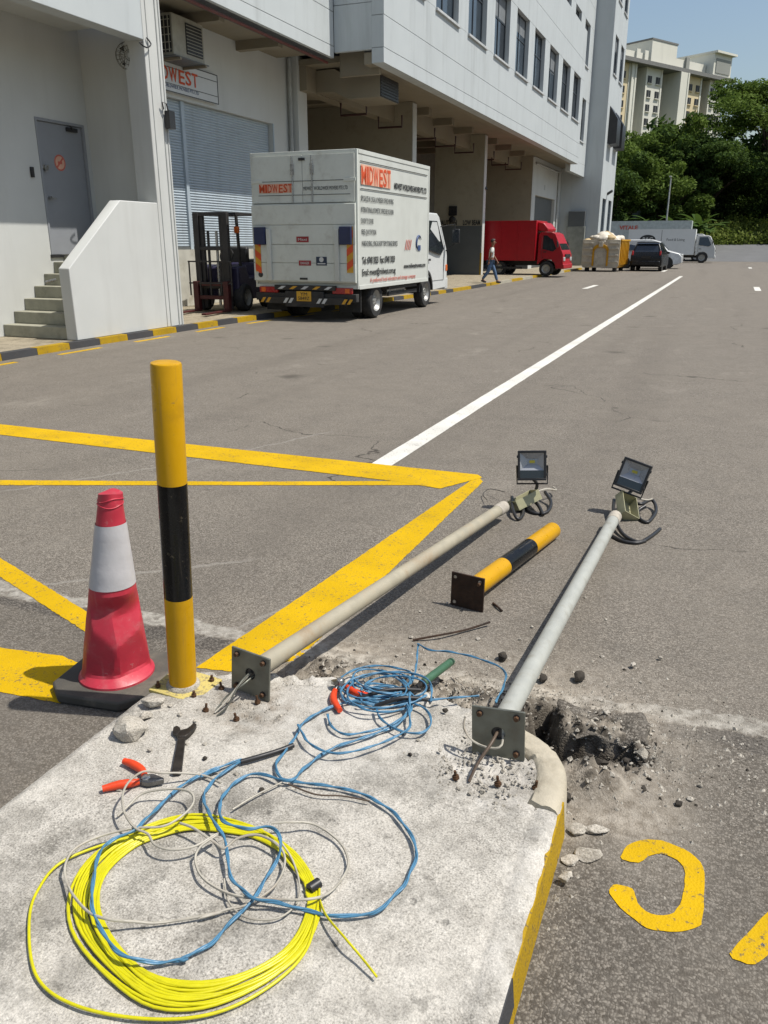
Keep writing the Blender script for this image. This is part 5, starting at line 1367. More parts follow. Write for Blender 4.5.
# ---------------------------------------------------------------- white box truck (local +y forward, origin at rear centre)
def white_truck():
    t = thing('box_truck', 'white box truck with orange lettering parked at the kerb beside the forklift', 'truck', (-8.03,15.36,0), (0,0,R(-.4)))
    W = 1.195; L = 4.22; Z0, Z1 = .68, 3.27
    MB().box(-W,W,.06,L,Z0,Z1).build('cargo_box', TRUCKW, t, bevel=.02)
    tr = MB()
    for x in (-W-.004,W-.046):
        tr.box(x,x+.05,.035,.09,Z0-.02,Z1+.006)
    tr.box(-W+.047,W-.047,.035,.09,Z1-.06,Z1+.006).box(-W+.047,W-.047,.035,.09,Z0-.02,Z0+.05)
    tr.build('rear_frame', TRUCKALU, t, bevel=.006)
    MB().box(W-.001,W+.012,.09,L+.004,Z1-.07,Z1+.008).box(W-.001,W+.012,.09,L+.004,Z0-.03,Z0+.05).box(W-.001,W+.010,L-.06,L+.004,Z0+.05,Z1-.07).build('side_trim', TRUCKW, t, bevel=.004)
    # rear doors (upper) and tail lift platform of four panels (lower)
    for s_ in (-1,1):
        d = MB().box(min(s_*.004,s_*(W-.05)),max(s_*.004,s_*(W-.05)),.012,.034,2.32,Z1-.065).build('rear_door', TRUCKALU, t, bevel=.004)
        MB().cyl((s_*.22,.0,2.33),(s_*.22,.0,Z1-.08),.016,n=10).build('lock_rod', CHROME, d, smooth=40)
        MB().box(s_*.22-.035,s_*.22+.035,-.015,.012,2.84,3.05).build('lock_bracket', CHROME, d, bevel=.004)
        MB().box(s_*(W-.02)-(.0 if s_<0 else .26),s_*(W-.02)+(.26 if s_<0 else .0),-.004,.012,2.70,2.76).build('hinge', TRUCKALU, d, bevel=.003)
    MB().box(-.07,.07,-.012,.012,3.10,3.15).build('latch', BLACK, t, bevel=.004)
    zz = [.80,1.16,1.52,1.90,2.29]
    tl = MB().box(-W+.03,W-.03,-.02,.03,.78,2.30).build('tail_lift', TRUCKALU, t)
    for a,b in zip(zz,zz[1:]): MB().box(-W+.02,W-.02,-.05,-.021,a+.004,b-.004).build('panel', TRUCKALU, tl, bevel=.005)
    for s_ in (-1,1):
        MB().box(s_*.78-.05,s_*.78+.05,-.10,-.051,.80,1.82).build('lift_arm', TRUCKW, tl, bevel=.01)
        MB().box(s_*.98-.13,s_*.98+.13,-.12,-.051,1.52,1.86).build('lamp_box', NAVY, tl, bevel=.008)
        o = MB().box(s_*1.06-.07,s_*1.06+.07,-.056,-.0505,.98,1.86).build('chevron_board', CHEVY, tl)
        for k in range(3):
            z = 1.02+k*.27
            MB().add([(s_*1.06-.07,-.058,z),(s_*1.06+.07,-.058,z+.10*s_),(s_*1.06+.07,-.058,z+.10*s_+.14),(s_*1.06-.07,-.058,z+.14)],[(0,1,2,3)]).build('chevron', CHEVR, o)
    for x,z,w,h,mt,tx in ((.0,1.62,.28,.11,LABELR,'Maxi'),(.04,1.16,.28,.10,LABELR,'DANGER'),(.42,1.20,.24,.17,LABELN,'')):
        o = MB().box(x-w/2,x+w/2,-.056,-.0505,z-h/2,z+h/2).build('label', mt, tl)
        if tx: put_text(tx, .07, SIGNW, tl, (x-.10,-.058,z-.025), '-y', width=.2)
        else: MB().lathe([(.05,-.0575),(.05,-.0565)],16,(x,0,z+.03),'y').build('label_mark', SIGNW, o); MB().box(x-.09,x+.09,-.0575,-.0565,z-.06,z-.04).build('label_mark', SIGNW, o) if not tx else None
    MB().lathe([(.055,-.0575),(.055,-.052)],18,(-1.02,0,.92),'y').lathe([(.035,-.059),(.035,-.0576)],18,(-1.02,0,.92),'y').build('round_label', INK, tl)
    MB().box(-.09,.09,-.058,-.051,.83,.87).build('handle', BLACK, tl)
    # logo and writing at the back
    midwest(t, Vector((-1.0,-.004+.012,2.52)), .78, .16, '-y')
    MB().box(-1.02,W-.14,.006,.0105,2.72,2.73).box(-1.02,W-.14,.006,.0105,2.46,2.47).build('rule', INK, t)
    put_text('MIDWEST WORLDWIDE MOVERS PTE LTD', .1, INK, t, (.02,.009,2.55), '-y', width=.98)
    # bumper beam, plate, lights
    b = MB().box(-W+.02,W-.02,-.02,.12,.40,.56).box(-.45,.45,-.06,-.021,.28,.60).build('bumper', CHASSIS, t, bevel=.01)
    for k in range(5): MB().add([(-.62+k*.27,-.0625,.64),(-.52+k*.27,-.0625,.64),(-.42+k*.27,-.0625,.70),(-.52+k*.27,-.0625,.70)],[(0,1,2,3)]).build('stripe', CHEVY if k%2 else SIGNW, b)
    MB().box(-.7,.72,-.06,.02,.62,.72).build('lift_beam', CHASSIS, b, bevel=.006)
    for x0 in (-.5,-.38,.28,.40,-1.05,-.92,.86,.98):
        MB().add([(x0,-.0635,.36),(x0+.07,-.0635,.36),(x0+.14,-.0635,.46),(x0+.07,-.0635,.46)],[(0,1,2,3)]).build('stripe', SIGNW if abs(x0+.03) < .6 else CHEVY, b)
    MB().box(-.95,.95,-.0625,-.03,.345,.475).build('stripe_board', BLACK, b)
    pl = MB().box(-.17,.17,-.075,-.064,.40,.60).build('number_plate', PLATEY, t, bevel=.004)
    put_text('YM', .1, INK, pl, (-.08,-.078,.51), '-y', width=.16); put_text('5849Z', .1, INK, pl, (-.13,-.078,.425), '-y', width=.26)
    for s_ in (-1,1):
        l = MB().box(s_*.86-.22,s_*.86+.22,-.03,.04,.56,.68).build('tail_lamp', REDL, t, bevel=.008)
        MB().box(s_*.98-.05,s_*.98+.05,-.034,-.0305,.575,.665).build('indicator', ORL, l)
    # chassis
    MB().box(-.45,-.36,.1,5.4,.46,.66).box(.36,.45,.1,5.4,.46,.66).box(-.9,.9,1.1,1.2,.5,.67).box(-.9,.9,2.6,2.7,.5,.67).build('chassis', CHASSIS, t)
    MB().box(.55,1.0,2.1,3.2,.40,.62).build('side_tank', CHROME, t, bevel=.03)
    MB().box(1.06,1.10,1.9,3.7,.42,.5).box(1.06,1.10,1.9,3.7,.56,.62).build('side_guard', CHASSIS, t)
    for s_ in (-1,1): MB().box(s_*.87-.25,s_*.87+.25,.32,.35,.18,.62).build('mud_flap', RUBBER, t)
    for s_ in (-1,1):
        wheel(t, (s_*1.0,1.15,.37), .37, .24, side=s_); wheel(t, (s_*.74,1.15,.37), .37, .22, side=s_)
        wheel(t, (s_*.95,4.50,.37), .37, .22, side=s_)
        MB().prism([(4.5+.52*math.cos(a),.40+.52*math.sin(a)) for a in np.linspace(0,math.pi,14)]+[(4.5-.46,.40)]+[(4.5+.46*math.cos(a),.40+.46*math.sin(a)) for a in np.linspace(math.pi,0,14)],'x',min(s_*.7,s_*1.06),max(s_*.7,s_*1.06)).build('wheel_arch', CHASSIS, t)
    MB().box(-.9,.9,1.12,1.18,.33,.41).box(-.9,.9,4.47,4.53,.33,.41).build('axle', CHASSIS, t)
    # cab
    cw = 1.02
    side = [(4.34,.60),(4.34,2.18),(4.44,2.28),(5.65,2.28),(5.82,2.20),(6.18,1.42),(6.25,1.22),(6.27,.40),(5.02,.40)]+[(4.5+.52*math.cos(a),.40+.52*math.sin(a)) for a in np.linspace(.0,math.pi*.82,10)]
    cab = MB(); n = len(side); vs = []
    def tum(z): return .10*sm(1.3,2.3,z)
    for s_ in (-1,1):
        for (yy,z) in side: vs.append((s_*(cw-tum(z)),yy,z))
    fs = [tuple(range(n-1,-1,-1)), tuple(range(n,2*n))]+[(i,(i+1)%n,n+(i+1)%n,n+i) for i in range(n)]
    cb = cab.add(vs, fs).build('cab', CABW, t, bevel=.03, seg=3)
    for s_ in (-1,1):
        def sx(z, e=.004): return s_*(cw-tum(z)+e)
        q = [(4.62,1.40),(4.62,2.08),(5.58,2.08),(5.92,1.40),(5.7,1.26)]
        MB().add([(sx(z,.006),yy,z) for yy,z in q]+[(sx(z,-.03),yy,z) for yy,z in q],[(0,1,2,3,4),(9,8,7,6,5)]+[(i,(i+1)%5,5+(i+1)%5,5+i) for i in range(5)]).build('side_window', GLASS_D, cb)
        fr = [(sx(z,.007),yy,z) for yy,z in q]
        MB().tube(fr,.013,5,closed=True).build('window_rubber', BLACK, cb)
        MB().tube([(sx(.9,.003),4.60,2.15),(sx(.9,.003)+s_*.0,4.60,.95),(sx(.9,.003),5.05,.62),(sx(.9,.003),5.96,.62),(sx(1.3,.003),5.98,1.35)],.006,4).build('door_seam', JOINT, cb)
        MB().box(min(sx(1),sx(1)+s_*.025),max(sx(1),sx(1)+s_*.025),4.68,4.86,1.12,1.17).build('door_handle', BLACK, cb, bevel=.004)
        MB().tube([(sx(1.9,-.02),5.82,1.95),(s_*1.28,6.05,2.02),(s_*1.30,6.08,1.55),(sx(1.3),6.1,1.35)],.014,6).build('mirror_arm', BLACK, cb)
        MB().obox((s_*1.31,6.08,1.72),(.20,.06,.36)).build('mirror', BLACK, cb, bevel=.02)
        MB().obox((s_*1.31,6.04,1.72),(.17,.012,.32)).build('mirror_glass', GLASS_D, cb)
        MB().obox((s_*.80,6.25,.92),(.34,.06,.20)).build('headlight', HEADL, cb, bevel=.02)
        MB().obox((s_*1.0,6.2,.92),(.06,.14,.16)).build('indicator', ORL, cb, bevel=.01)
        MB().box(min(sx(.8,.0),sx(.8,.006)),max(sx(.8,.0),sx(.8,.006)),4.70,5.0,.72,.98).build('door_emblem', SIGNW, cb)
    MB().add([(-.84,5.83,2.16),(.84,5.83,2.16),(.92,6.17,1.45),(-.92,6.17,1.45),(-.84,5.8,2.15),(.84,5.8,2.15),(.92,6.14,1.44),(-.92,6.14,1.44)],[(0,1,2,3),(7,6,5,4),(0,4,5,1),(1,5,6,2),(2,6,7,3),(3,7,4,0)]).build('windscreen', GLASS_D, cb)
    MB().box(-.6,.6,6.25,6.29,.95,1.12).build('grille', BLACK, cb, bevel=.01)
    MB().box(-1.02,1.02,6.1,6.36,.36,.66).build('front_bumper', CABW, cb, bevel=.03)
    # side writing (reads towards the cab)
    X = W+.014
    midwest(t, Vector((X,.18,2.66)), 1.55, .34, '+x')
    MB().box(X-.003,X+.003,.16,L-.18,3.06,3.075).box(X-.003,X+.003,.16,L-.18,2.56,2.575).build('rule', INK, t)
    T = lambda s_, y, z, h, w, m=INKG, b=.0: put_text(s_, h, m, t, (X,y,z), '+x', width=w, bold=b)
    T('MIDWEST WORLDWIDE MOVERS PTE LTD', 1.95, 2.66, .17, 2.05, INK, .004)
    T('SPECIALIZE IN LOCAL & OVERSEAS OFFICE MOVING', .18, 2.34, .15, 1.72)
    T('INTERNATIONAL & DOMESTIC OFFICE RELOCATION', .18, 2.13, .15, 1.72)
    T('DOOR TO DOOR', .18, 1.92, .15, .62)
    T('FREE-QUOTATION', .20, 1.71, .15, .74)
    T('WAREHOUSING, LONG & SHORT TERM STORAGE SERVICES', .20, 1.49, .15, 1.95)
    T('Tel: 6748 3823  Fax: 6748 3929', .22, 1.15, .19, 1.78, INK, .004)
    T('Email: mwest@midwest.com.sg', .22, .90+.02, .18, 1.82, INK, .003)
    T('www.midwestmovers.com', 2.55, 1.0, .15, 1.45, INK, .003)
    T('A preferred local relocation and storage company', .62, .80-.06+.03, .13, 2.7, INKR)
    # two emblems
    e1 = MB()
    for k in range(4): e1.bar((X+.002,2.62+k*.1,1.40),(X+.002,2.72+k*.1,1.62),.03,.003,(1,0,0))
    e1.build('emblem', INKR, t)
    e2 = MB().tube([(X+.003,3.52+.17*math.cos(a),1.54+.17*math.sin(a)) for a in np.linspace(.5,4.2,18)],[.004+.022*math.sin(k/17*3.1) for k in range(18)],6).build('emblem', INKB, t)
    MB().box(X-.001,X+.002,3.46,3.64,1.38,1.50).build('emblem', INKB, t)
    return t
white_truck()

# ---------------------------------------------------------------- forklift (local -y forward)
def forklift():
    t = thing('forklift', 'dark forklift with red carriage and tall mast parked behind the white truck', 'forklift', (-10.35,15.55,ZA), (0,0,R(6)))
    for s_ in (-1,1):
        MB().box(s_*.34-.065,s_*.34+.065,-.09,.03,.06,2.06).build('mast_channel', FORKD, t, bevel=.008)
        MB().box(s_*.23-.04,s_*.23+.04,-.05,.05,.08,2.02).build('inner_mast', FORKD, t, bevel=.006)
        MB().box(s_*.36-.06,s_*.36+.06,-.24,-.10,.02,.66).build('carriage_plate', FORKR, t, bevel=.008)
        MB().box(s_*.36-.055,s_*.36+.055,-1.28,-.20,.03,.065).build('fork', FORKR, t, bevel=.006)
        MB().cyl((s_*.10,.0,.15),(s_*.10,.0,1.7),.03,n=10).build('lift_cylinder', CHROME if s_ > 0 else FORKD, t, smooth=40)
    for z0_,z1_ in ((2.0,2.08),(1.3,1.38),(.5,.6)): MB().box(-.40,.40,-.08,.02,z0_,z1_).build('mast_crossbar', FORKD, t, bevel=.008)
    MB().box(-.42,.42,-.2,-.12,.28,.36).box(-.42,.42,-.2,-.12,.56,.64).build('carriage_bar', FORKR, t, bevel=.006)
    lb = MB()
    for x in (-.5,-.25,.0,.25,.5): lb.bar((x,-.20,.36),(x,-.20,1.06),.025,.025)
    lb.bar((-.52,-.20,1.07),(.52,-.20,1.07),.03,.03).bar((-.52,-.20,.62),(.52,-.20,.62),.03,.03)
    lb.build('load_backrest', FORKD, t)
    MB().prism([(.15,.25),(.15,.95),(.55,1.0),(.7,.72),(1.0,.72),(1.05,1.02),(1.75,1.05),(1.95,.85),(2.0,.30),(1.85,.22)],'x',-.5,.5).build('body', FORKV, t, bevel=.04)
    MB().prism([(1.35,.25),(1.35,1.08),(1.8,1.1),(2.08,.8),(2.1,.28)],'x',-.54,.54).build('counterweight', FORKD, t, bevel=.05)
    MB().box(-.24,.24,.80,1.25,.74,.86).box(-.24,.24,1.18,1.32,.86,1.36).build('seat', BLACK, t, bevel=.04)
    MB().tube([(.0,.46,1.0),(.0,.62,1.16)],.02,8).tube([(.16*math.cos(a),.62+.06*math.sin(a),1.18+.15*math.sin(a)) for a in np.linspace(0,6.28,20,endpoint=False)],.014,6,closed=True).build('steering_wheel', BLACK, t)
    og = MB()
    for s_ in (-1,1): og.bar((s_*.46,.35,.95),(s_*.44,.30,2.02),.05,.05).bar((s_*.46,1.62,1.05),(s_*.42,1.35,2.04),.05,.05).bar((s_*.44,.22,2.05),(s_*.42,1.45,2.06),.05,.05)
    og.bar((-.44,.24,2.05),(.44,.24,2.05),.05,.05).bar((-.42,1.42,2.06),(.42,1.42,2.06),.05,.05)
    for k in range(5): og.bar((-.43,.45+k*.2,2.07),(.43,.45+k*.2,2.07),.02,.025)
    og.build('overhead_guard', FORKD, t)
    MB().obox((.47,.24,1.72),(.10,.10,.14)).build('head_lamp', ORL, t, bevel=.02); MB().obox((-.47,.24,1.72),(.10,.10,.14)).build('head_lamp', BLACK, t, bevel=.02)
    for s_ in (-1,1):
        wheel(t, (s_*.48,.38,.30), .30, .22, side=s_); wheel(t, (s_*.45,1.65,.26), .26, .18, side=s_)
forklift()

# ---------------------------------------------------------------- cab-over truck seen side on (local +x forward)
def side_truck(label, loc, rz, paint, L, zb, zt, cabtop, wb, r=.36, cabpaint=None, group=None, cl=1.52):
    t = thing('box_truck', label, 'truck', loc, (0,0,rz), group)
    W = 1.0
    cabpaint = cabpaint or paint
    MB().box(0,L,-W,W,zb,zt).build('cargo_box', paint, t, bevel=.02)
    for z in (zb+.02, zt-.05): MB().box(-.006,L+.006,-W-.012,-W-.001,z,z+.05).build('box_rail', paint, t, bevel=.003)
    for x in np.linspace(.0,L-.05,5): MB().box(x,x+.05,-W-.010,-W-.001,zb+.075,zt-.055).build('box_post', paint, t) if zt > 0 else None
    MB().box(-.02,L+1.3,-.42,-.34,zb-.22,zb-.005).box(-.02,L+1.3,.34,.42,zb-.22,zb-.005).build('chassis', CHASSIS, t)
    MB().box(1.3,L-.6,-W+.05,-W+.09,zb-.38,zb-.28).build('side_guard', CHASSIS, t)
    c0 = L+.10; ct = cabtop
    cw = .88
    front = c0+cl
    axc = c0+cl*.36
    side = [(c0,.55),(c0,ct-.10),(c0+.1,ct),(c0+cl-.67,ct),(c0+cl-.47,ct-.08),(c0+cl-.12,ct-.80),(front-.03,ct-1.0),(front,.40),(axc+.46,.36)]+[(axc+.46*math.cos(a),r+.46*math.sin(a)) for a in np.linspace(.0,math.pi*.85,9)]
    tum = lambda z: .09*sm(ct-.9,ct,z)
    n = len(side); vs = [(x,-(cw-tum(z)),z) for x,z in side]+[(x,(cw-tum(z)),z) for x,z in side]
    cb = MB().add(vs,[tuple(range(n)),tuple(range(2*n-1,n-1,-1))]+[(i,(i+1)%n,n+(i+1)%n,n+i) for i in range(n)]).build('cab', cabpaint, t, bevel=.03)
    for s_ in (-1,1):
        q = [(c0+.22,ct-.75),(c0+.22,ct-.14),(c0+cl-.66,ct-.14),(c0+cl-.36,ct-.74),(c0+cl-.52,ct-.86)]
        MB().add([(x,s_*(cw-tum(z)+.006),z) for x,z in q]+[(x,s_*(cw-tum(z)-.03),z) for x,z in q],[(0,1,2,3,4),(9,8,7,6,5)]+[(i,(i+1)%5,5+(i+1)%5,5+i) for i in range(5)]).build('side_window', GLASS_D, cb)
        MB().obox((c0+cl-.27,s_*1.06,ct-.55),(.06,.14,.26)).build('mirror', BLACK, cb, bevel=.02)
        MB().bar((c0+cl-.37,s_*.86,ct-.35),(c0+cl-.27,s_*1.05,ct-.42),.02,.02).build('mirror_arm', BLACK, cb)
        MB().obox((front-.01,s_*.66,.78),(.06,.30,.18)).build('headlight', HEADL, cb, bevel=.02)
        MB().tube([(c0+.18,s_*(cw+.002),ct-.2),(c0+.18,s_*(cw+.002),.85),(c0+.9,s_*(cw+.002),.62)],.006,4).build('door_seam', JOINT, cb)
        MB().box(c0+.26,c0+.42,min(s_*cw,s_*(cw+.025)),max(s_*cw,s_*(cw+.025)),1.08,1.12).build('door_handle', BLACK, cb)
        wheel(t, (axc,s_*.80,r), r, .2, 'y', s_); wheel(t, (axc-wb,s_*.80,r), r, .24, 'y', s_)
    MB().add([(c0+cl-.46,-.72,ct-.14),(c0+cl-.46,.72,ct-.14),(c0+cl-.115,.80,ct-.78),(c0+cl-.115,-.80,ct-.78),(c0+cl-.50,-.72,ct-.14),(c0+cl-.50,.72,ct-.14),(c0+cl-.15,.80,ct-.78),(c0+cl-.15,-.80,ct-.78)],[(0,1,2,3),(7,6,5,4),(0,4,5,1),(1,5,6,2),(2,6,7,3),(3,7,4,0)]).build('windscreen', GLASS_D, cb)
    MB().box(front-.14,front+.05,-.88,.88,.34,.56).build('bumper', cabpaint, cb, bevel=.03)
    MB().box(front-.02,front+.015,-.5,.5,.85,1.0).build('grille', BLACK, cb)
    MB().box(axc-wb-.06,axc-wb+.06,-.8,.8,r-.05,r+.05).box(axc-.05,axc+.05,-.8,.8,r-.05,r+.05).build('axle', CHASSIS, t)
    return t
rt = side_truck('red box truck nosing out of the loading bay towards the road', (-11.75,40.62,.05), R(-3), REDP, 3.42, .70, 2.50, 1.98, 2.3, .34, cl=1.24)
MB().prism([(3.43,2.06),(3.43,2.44),(3.70,2.40),(3.95,2.12),(3.90,2.0)],'y',-.75,.75).build('roof_fairing', REDP, rt, bevel=.04)
bt = side_truck('white box truck with black oval emblem parked across the far end of the yard', (-7.75,74.0,0), R(0), FARWHITE, 5.25, .62, 2.62, 2.14, 3.2, .42, CABW)
em = MB().lathe([(.62,-1.012),(.62,-1.004)],28,(1.55,0,1.83),'y').build('emblem_oval', INK, bt)
for v in em.data.vertices: v.co.z = 1.83+(v.co.z-1.83)*.58
put_text('B&C', .44, SIGNW, bt, (1.16,-1.018,1.68), '-y', width=.8, bold=.012)
put_text('Food & Living', .28, INKG, bt, (3.05,-1.012,1.72), '-y', width=1.4)
MB().box(2.62,2.65,-1.013,-1.004,.70,2.56).build('panel_seam', JOINT, bt)
b2 = side_truck('taller grey box truck behind the white box truck at the far end', (-10.1,79.5,0), R(0), pm('truck_grey_green', S(196,204,200,.75), .5), 7.0, .7, 3.40, 2.3, 4.2, .45, CABW)
put_text('VITALE', .45, INKR, b2, (.9,-1.016,2.7), '-y', width=1.6, bold=.02)

# ---------------------------------------------------------------- cars
def car(label, loc, rz, paint, L, W, prof, glass_side, wheels, r, rear=True):
    # local +y forward, origin at rear centre; prof: (y,z) outline of body; tumblehome above the belt
    t = thing('car', label, 'car', loc, (0,0,rz))
    belt = max(z for y,z in prof)*.58; top = max(z for y,z in prof)
    tum = lambda z: .14*sm(belt,top,z)*W
    n = len(prof); hw = W/2
    vs = [(-(hw-tum(z)),y,z) for y,z in prof]+[((hw-tum(z)),y,z) for y,z in prof]
    b = MB().add(vs,[tuple(range(n)),tuple(range(2*n-1,n-1,-1))]+[(i,(i+1)%n,n+(i+1)%n,n+i) for i in range(n)]).build('body', paint, t, bevel=.05, seg=3)
    for s_ in (-1,1):
        for q in glass_side:
            m = len(q)
            MB().add([(s_*(hw-tum(z)+.006),y,z) for y,z in q]+[(s_*(hw-tum(z)-.03),y,z) for y,z in q],[tuple(range(m)),tuple(range(2*m-1,m-1,-1))]+[(i,(i+1)%m,m+(i+1)%m,m+i) for i in range(m)]).build('side_window', GLASS_D, b)
        for wy_ in wheels:
            wheel(t, (s_*(hw-.10),wy_,r), r, .2, 'x', s_)
            MB().lathe([(r*1.17,-.008),(r*1.17,.008)],24,(s_*(hw-.005),wy_,r+.02),'x').build('wheel_arch', BLACK, b)
        MB().obox((s_*(hw+.08),L*.66,belt+.08),(.16,.09,.12)).build('door_mirror', paint, b, bevel=.03)
        MB().box(min(s_*hw,s_*(hw+.02)),max(s_*hw,s_*(hw+.02)),L*.38,L*.42,belt-.10,belt-.06).build('door_handle', paint, b)
    return t, b
prof = [(.06,.30),(.0,.55),(.02,.88),(.10,1.05),(.36,1.50),(.60,1.57),(1.7,1.58),(2.25,1.50),(2.95,1.02),(3.70,.86),(3.88,.66),(3.88,.32),(3.6,.24),(.3,.24)]
t, b = car('small black hatchback seen from behind next to the rubbish skip', (-4.25,50.2,0), R(-2), BLACKCAR, 3.88, 1.74, prof, [[(.62,1.06),(.70,1.42),(1.62,1.46),(1.62,1.06)],[(1.70,1.06),(1.70,1.46),(2.2,1.40),(2.7,1.06)]], (.72,3.1), .31)
MB().add([(-.66,.098,1.06),(.66,.098,1.06),(.56,.335,1.46),(-.56,.335,1.46),(-.66,.13,1.06),(.66,.13,1.06),(.56,.37,1.46),(-.56,.37,1.46)],[(0,1,2,3),(7,6,5,4),(0,4,5,1),(1,5,6,2),(2,6,7,3),(3,7,4,0)]).build('rear_window', GLASS_D, b)
for s_ in (-1,1): MB().obox((s_*.76,.055,1.0),(.10,.09,.26),(R(-16),0,0)).build('tail_lamp', REDL, b, bevel=.03)
pl = MB().box(-.25,.25,-.02,.0,.72,.84).build('number_plate', BLACK, b); 
MB().box(-.78,.78,-.05,.10,.34,.58).build('bumper', BLACKCAR, b, bevel=.04)
MB().box(-.60,.60,.20,.42,1.55,1.60).build('spoiler', BLACKCAR, b, bevel=.02)
prof = [(.05,.35),(.0,.8),(.05,1.15),(.2,1.65),(.5,1.76),(2.4,1.76),(2.9,1.62),(3.45,1.08),(4.1,.92),(4.3,.72),(4.3,.35),(4.0,.24),(.3,.24)]
t, b = car('white people carrier standing side on behind the black hatchback', (-6.85,56.6,0), R(-90), SILVER, 4.3, 1.74, prof, [[(.35,1.12),(.45,1.58),(1.4,1.62),(1.4,1.12)],[(1.48,1.12),(1.48,1.62),(2.35,1.62),(2.35,1.12)],[(2.43,1.12),(2.43,1.61),(2.75,1.52),(3.2,1.12)]], (.8,3.4), .33)
for s_ in (-1,1): MB().obox((s_*.62,4.22,.82),(.34,.14,.14)).build('headlight', HEADL, b, bevel=.03)
MB().add([(-.72,3.42,1.12),(.72,3.42,1.12),(.60,2.96,1.60),(-.60,2.96,1.60),(-.72,3.38,1.12),(.72,3.38,1.12),(.60,2.92,1.60),(-.60,2.92,1.60)],[(0,1,2,3),(7,6,5,4),(0,4,5,1),(1,5,6,2),(2,6,7,3),(3,7,4,0)]).build('windscreen', GLASS_D, b)

# ---------------------------------------------------------------- skip
def skip():
    t = thing('rubbish_skip', 'grey and yellow steel skip heaped with bags between red truck and black car', 'skip', (-6.6,48.7,0), (0,0,R(-4)))
    w, L, z0, z1 = 1.05, 2.6, .22, 1.72
    sh = MB().prism([(-w+.1,z0),(w-.1,z0),(w,z0+.15),(w,z1),(w-.06,z1),(w-.06,z0+.2),(-w+.06,z0+.2),(-w+.06,z1),(-w,z1),(-w,z0+.15)],'y',0,L)
    sh.build('side_shell', SKIPY, t)
    fp = MB().prism([(-w+.1,z0),(w-.1,z0),(w,z0+.15),(w,z1),(-w,z1),(-w,z0+.15)],'y',-.05,-.002).build('end_plate', SKIPG, t, bevel=.01)
    for s_ in (-1,1):
        for z in (.5,.85,1.2,1.5): MB().box(min(s_*.46,s_*.98),max(s_*.46,s_*.98),-.12,-.051,z,z+.09).build('stiffener', SKIPG, fp, bevel=.01)
        MB().box(s_*.40-.05,s_*.40+.05,-.13,-.051,.32,1.24).build('door_post', SKIPY, fp, bevel=.01)
        MB().box(s_*.78-.09,s_*.78+.09,.1,.5,.0,z0).build('foot', CHASSIS, t, bevel=.01)
        MB().box(s_*.78-.09,s_*.78+.09,2.0,2.4,.0,z0).build('foot', CHASSIS, t, bevel=.01)
    a = np.linspace(0,math.pi,14)
    MB().prism([(.45*math.cos(q),1.16+.34*math.sin(q)) for q in a]+[(.33*math.cos(q),1.12+.20*math.sin(q)) for q in a[::-1]],'y',-.13,-.051).build('arch_plate', SKIPY, fp, bevel=.01)
    for k in range(4): MB().box(-.34+k*.172,-.34+k*.172+.164,-.075,-.051,.34,1.10).build('door_panel', SKIPG, fp, bevel=.008)
    MB().box(-.12,.12,-.16,-.051,1.34,1.62).build('hook_block', SKIPG, fp, bevel=.02)
    for k in range(6):
        y = .15+k*.42
        MB().box(w+.001,w+.07,y,y+.12,z0+.16,z1).build('rib', SKIPY, t, bevel=.008)
    MB().box(w+.001,w+.09,-.02,L,z1-.08,z1+.02).build('top_rail', SKIPY, t, bevel=.01)
    MB().box(-w,w,0,L,1.35,1.45).build('fill', pm('skip_fill', S(120,108,88,.5), .9), t)
    return t
skip()
bm = bmesh.new(); bmesh.ops.create_icosphere(bm, subdivisions=3, radius=1)
for v in bm.verts:
    p = v.co.copy(); v.co = p*(1+.16*noise.noise(p*1.6)+.10*noise.noise(p*3.7)); v.co.z *= .7 if v.co.z > 0 else .55
me_bag = bpy.data.meshes.new('bag'); bm.to_mesh(me_bag); bm.free()
me_bag.polygons.foreach_set('use_smooth',[True]*len(me_bag.polygons))
kk = [(-.78,.25,.27,1),(-.35,.30,.30,0),(.02,.22,.34,0),(.15,.15,.22,0),(.42,.30,.30,1),(.74,.28,.28,0),(-.1,.75,.40,0),(-.55,.8,.34,0),(.5,.85,.36,0),(.0,1.5,.42,1),(-.6,1.5,.38,0),(.6,1.55,.38,0),(.0,2.2,.36,0),(.55,2.2,.34,1),(-.55,2.2,.34,0),(.1,.1,.20,0)]
lab = ['tan bag at the left front corner of the skip','pale bag second from the left along the skip front','white bag bulging highest at the middle of the skip front','small white bag hanging over the skip front edge','tan bag right of the middle on the skip front','pale bag at the right front corner of the skip']
for i,(x,y,s_,m) in enumerate(kk):
    if i == 0: mW = me_bag.copy(); mW.materials.append(BAGW); mT = me_bag.copy(); mT.materials.append(BAGT)
    o = bpy.data.objects.new('rubbish_bag', mT if m else mW); COL.objects.link(o)
    hz = 1.60+.18*(1 if 0 < i and abs(x) < .5 and y > .2 else 0) + (.10 if y > .6 else 0)
    o.location = Vector((-6.6,48.7,0)) + Matrix.Rotation(R(-4),3,'Z') @ Vector((x,y,hz)); o.scale = (s_,s_,s_); o.rotation_euler = (random.uniform(-.4,.4),random.uniform(-.4,.4),random.uniform(0,6))
    if i < 6: tag(o, lab[i], 'bag', 'bags heaped in the skip')
    else: tag(o, 'pale rubbish bag heaped behind the front row in the skip', 'bag', 'bags at the back of the skip')

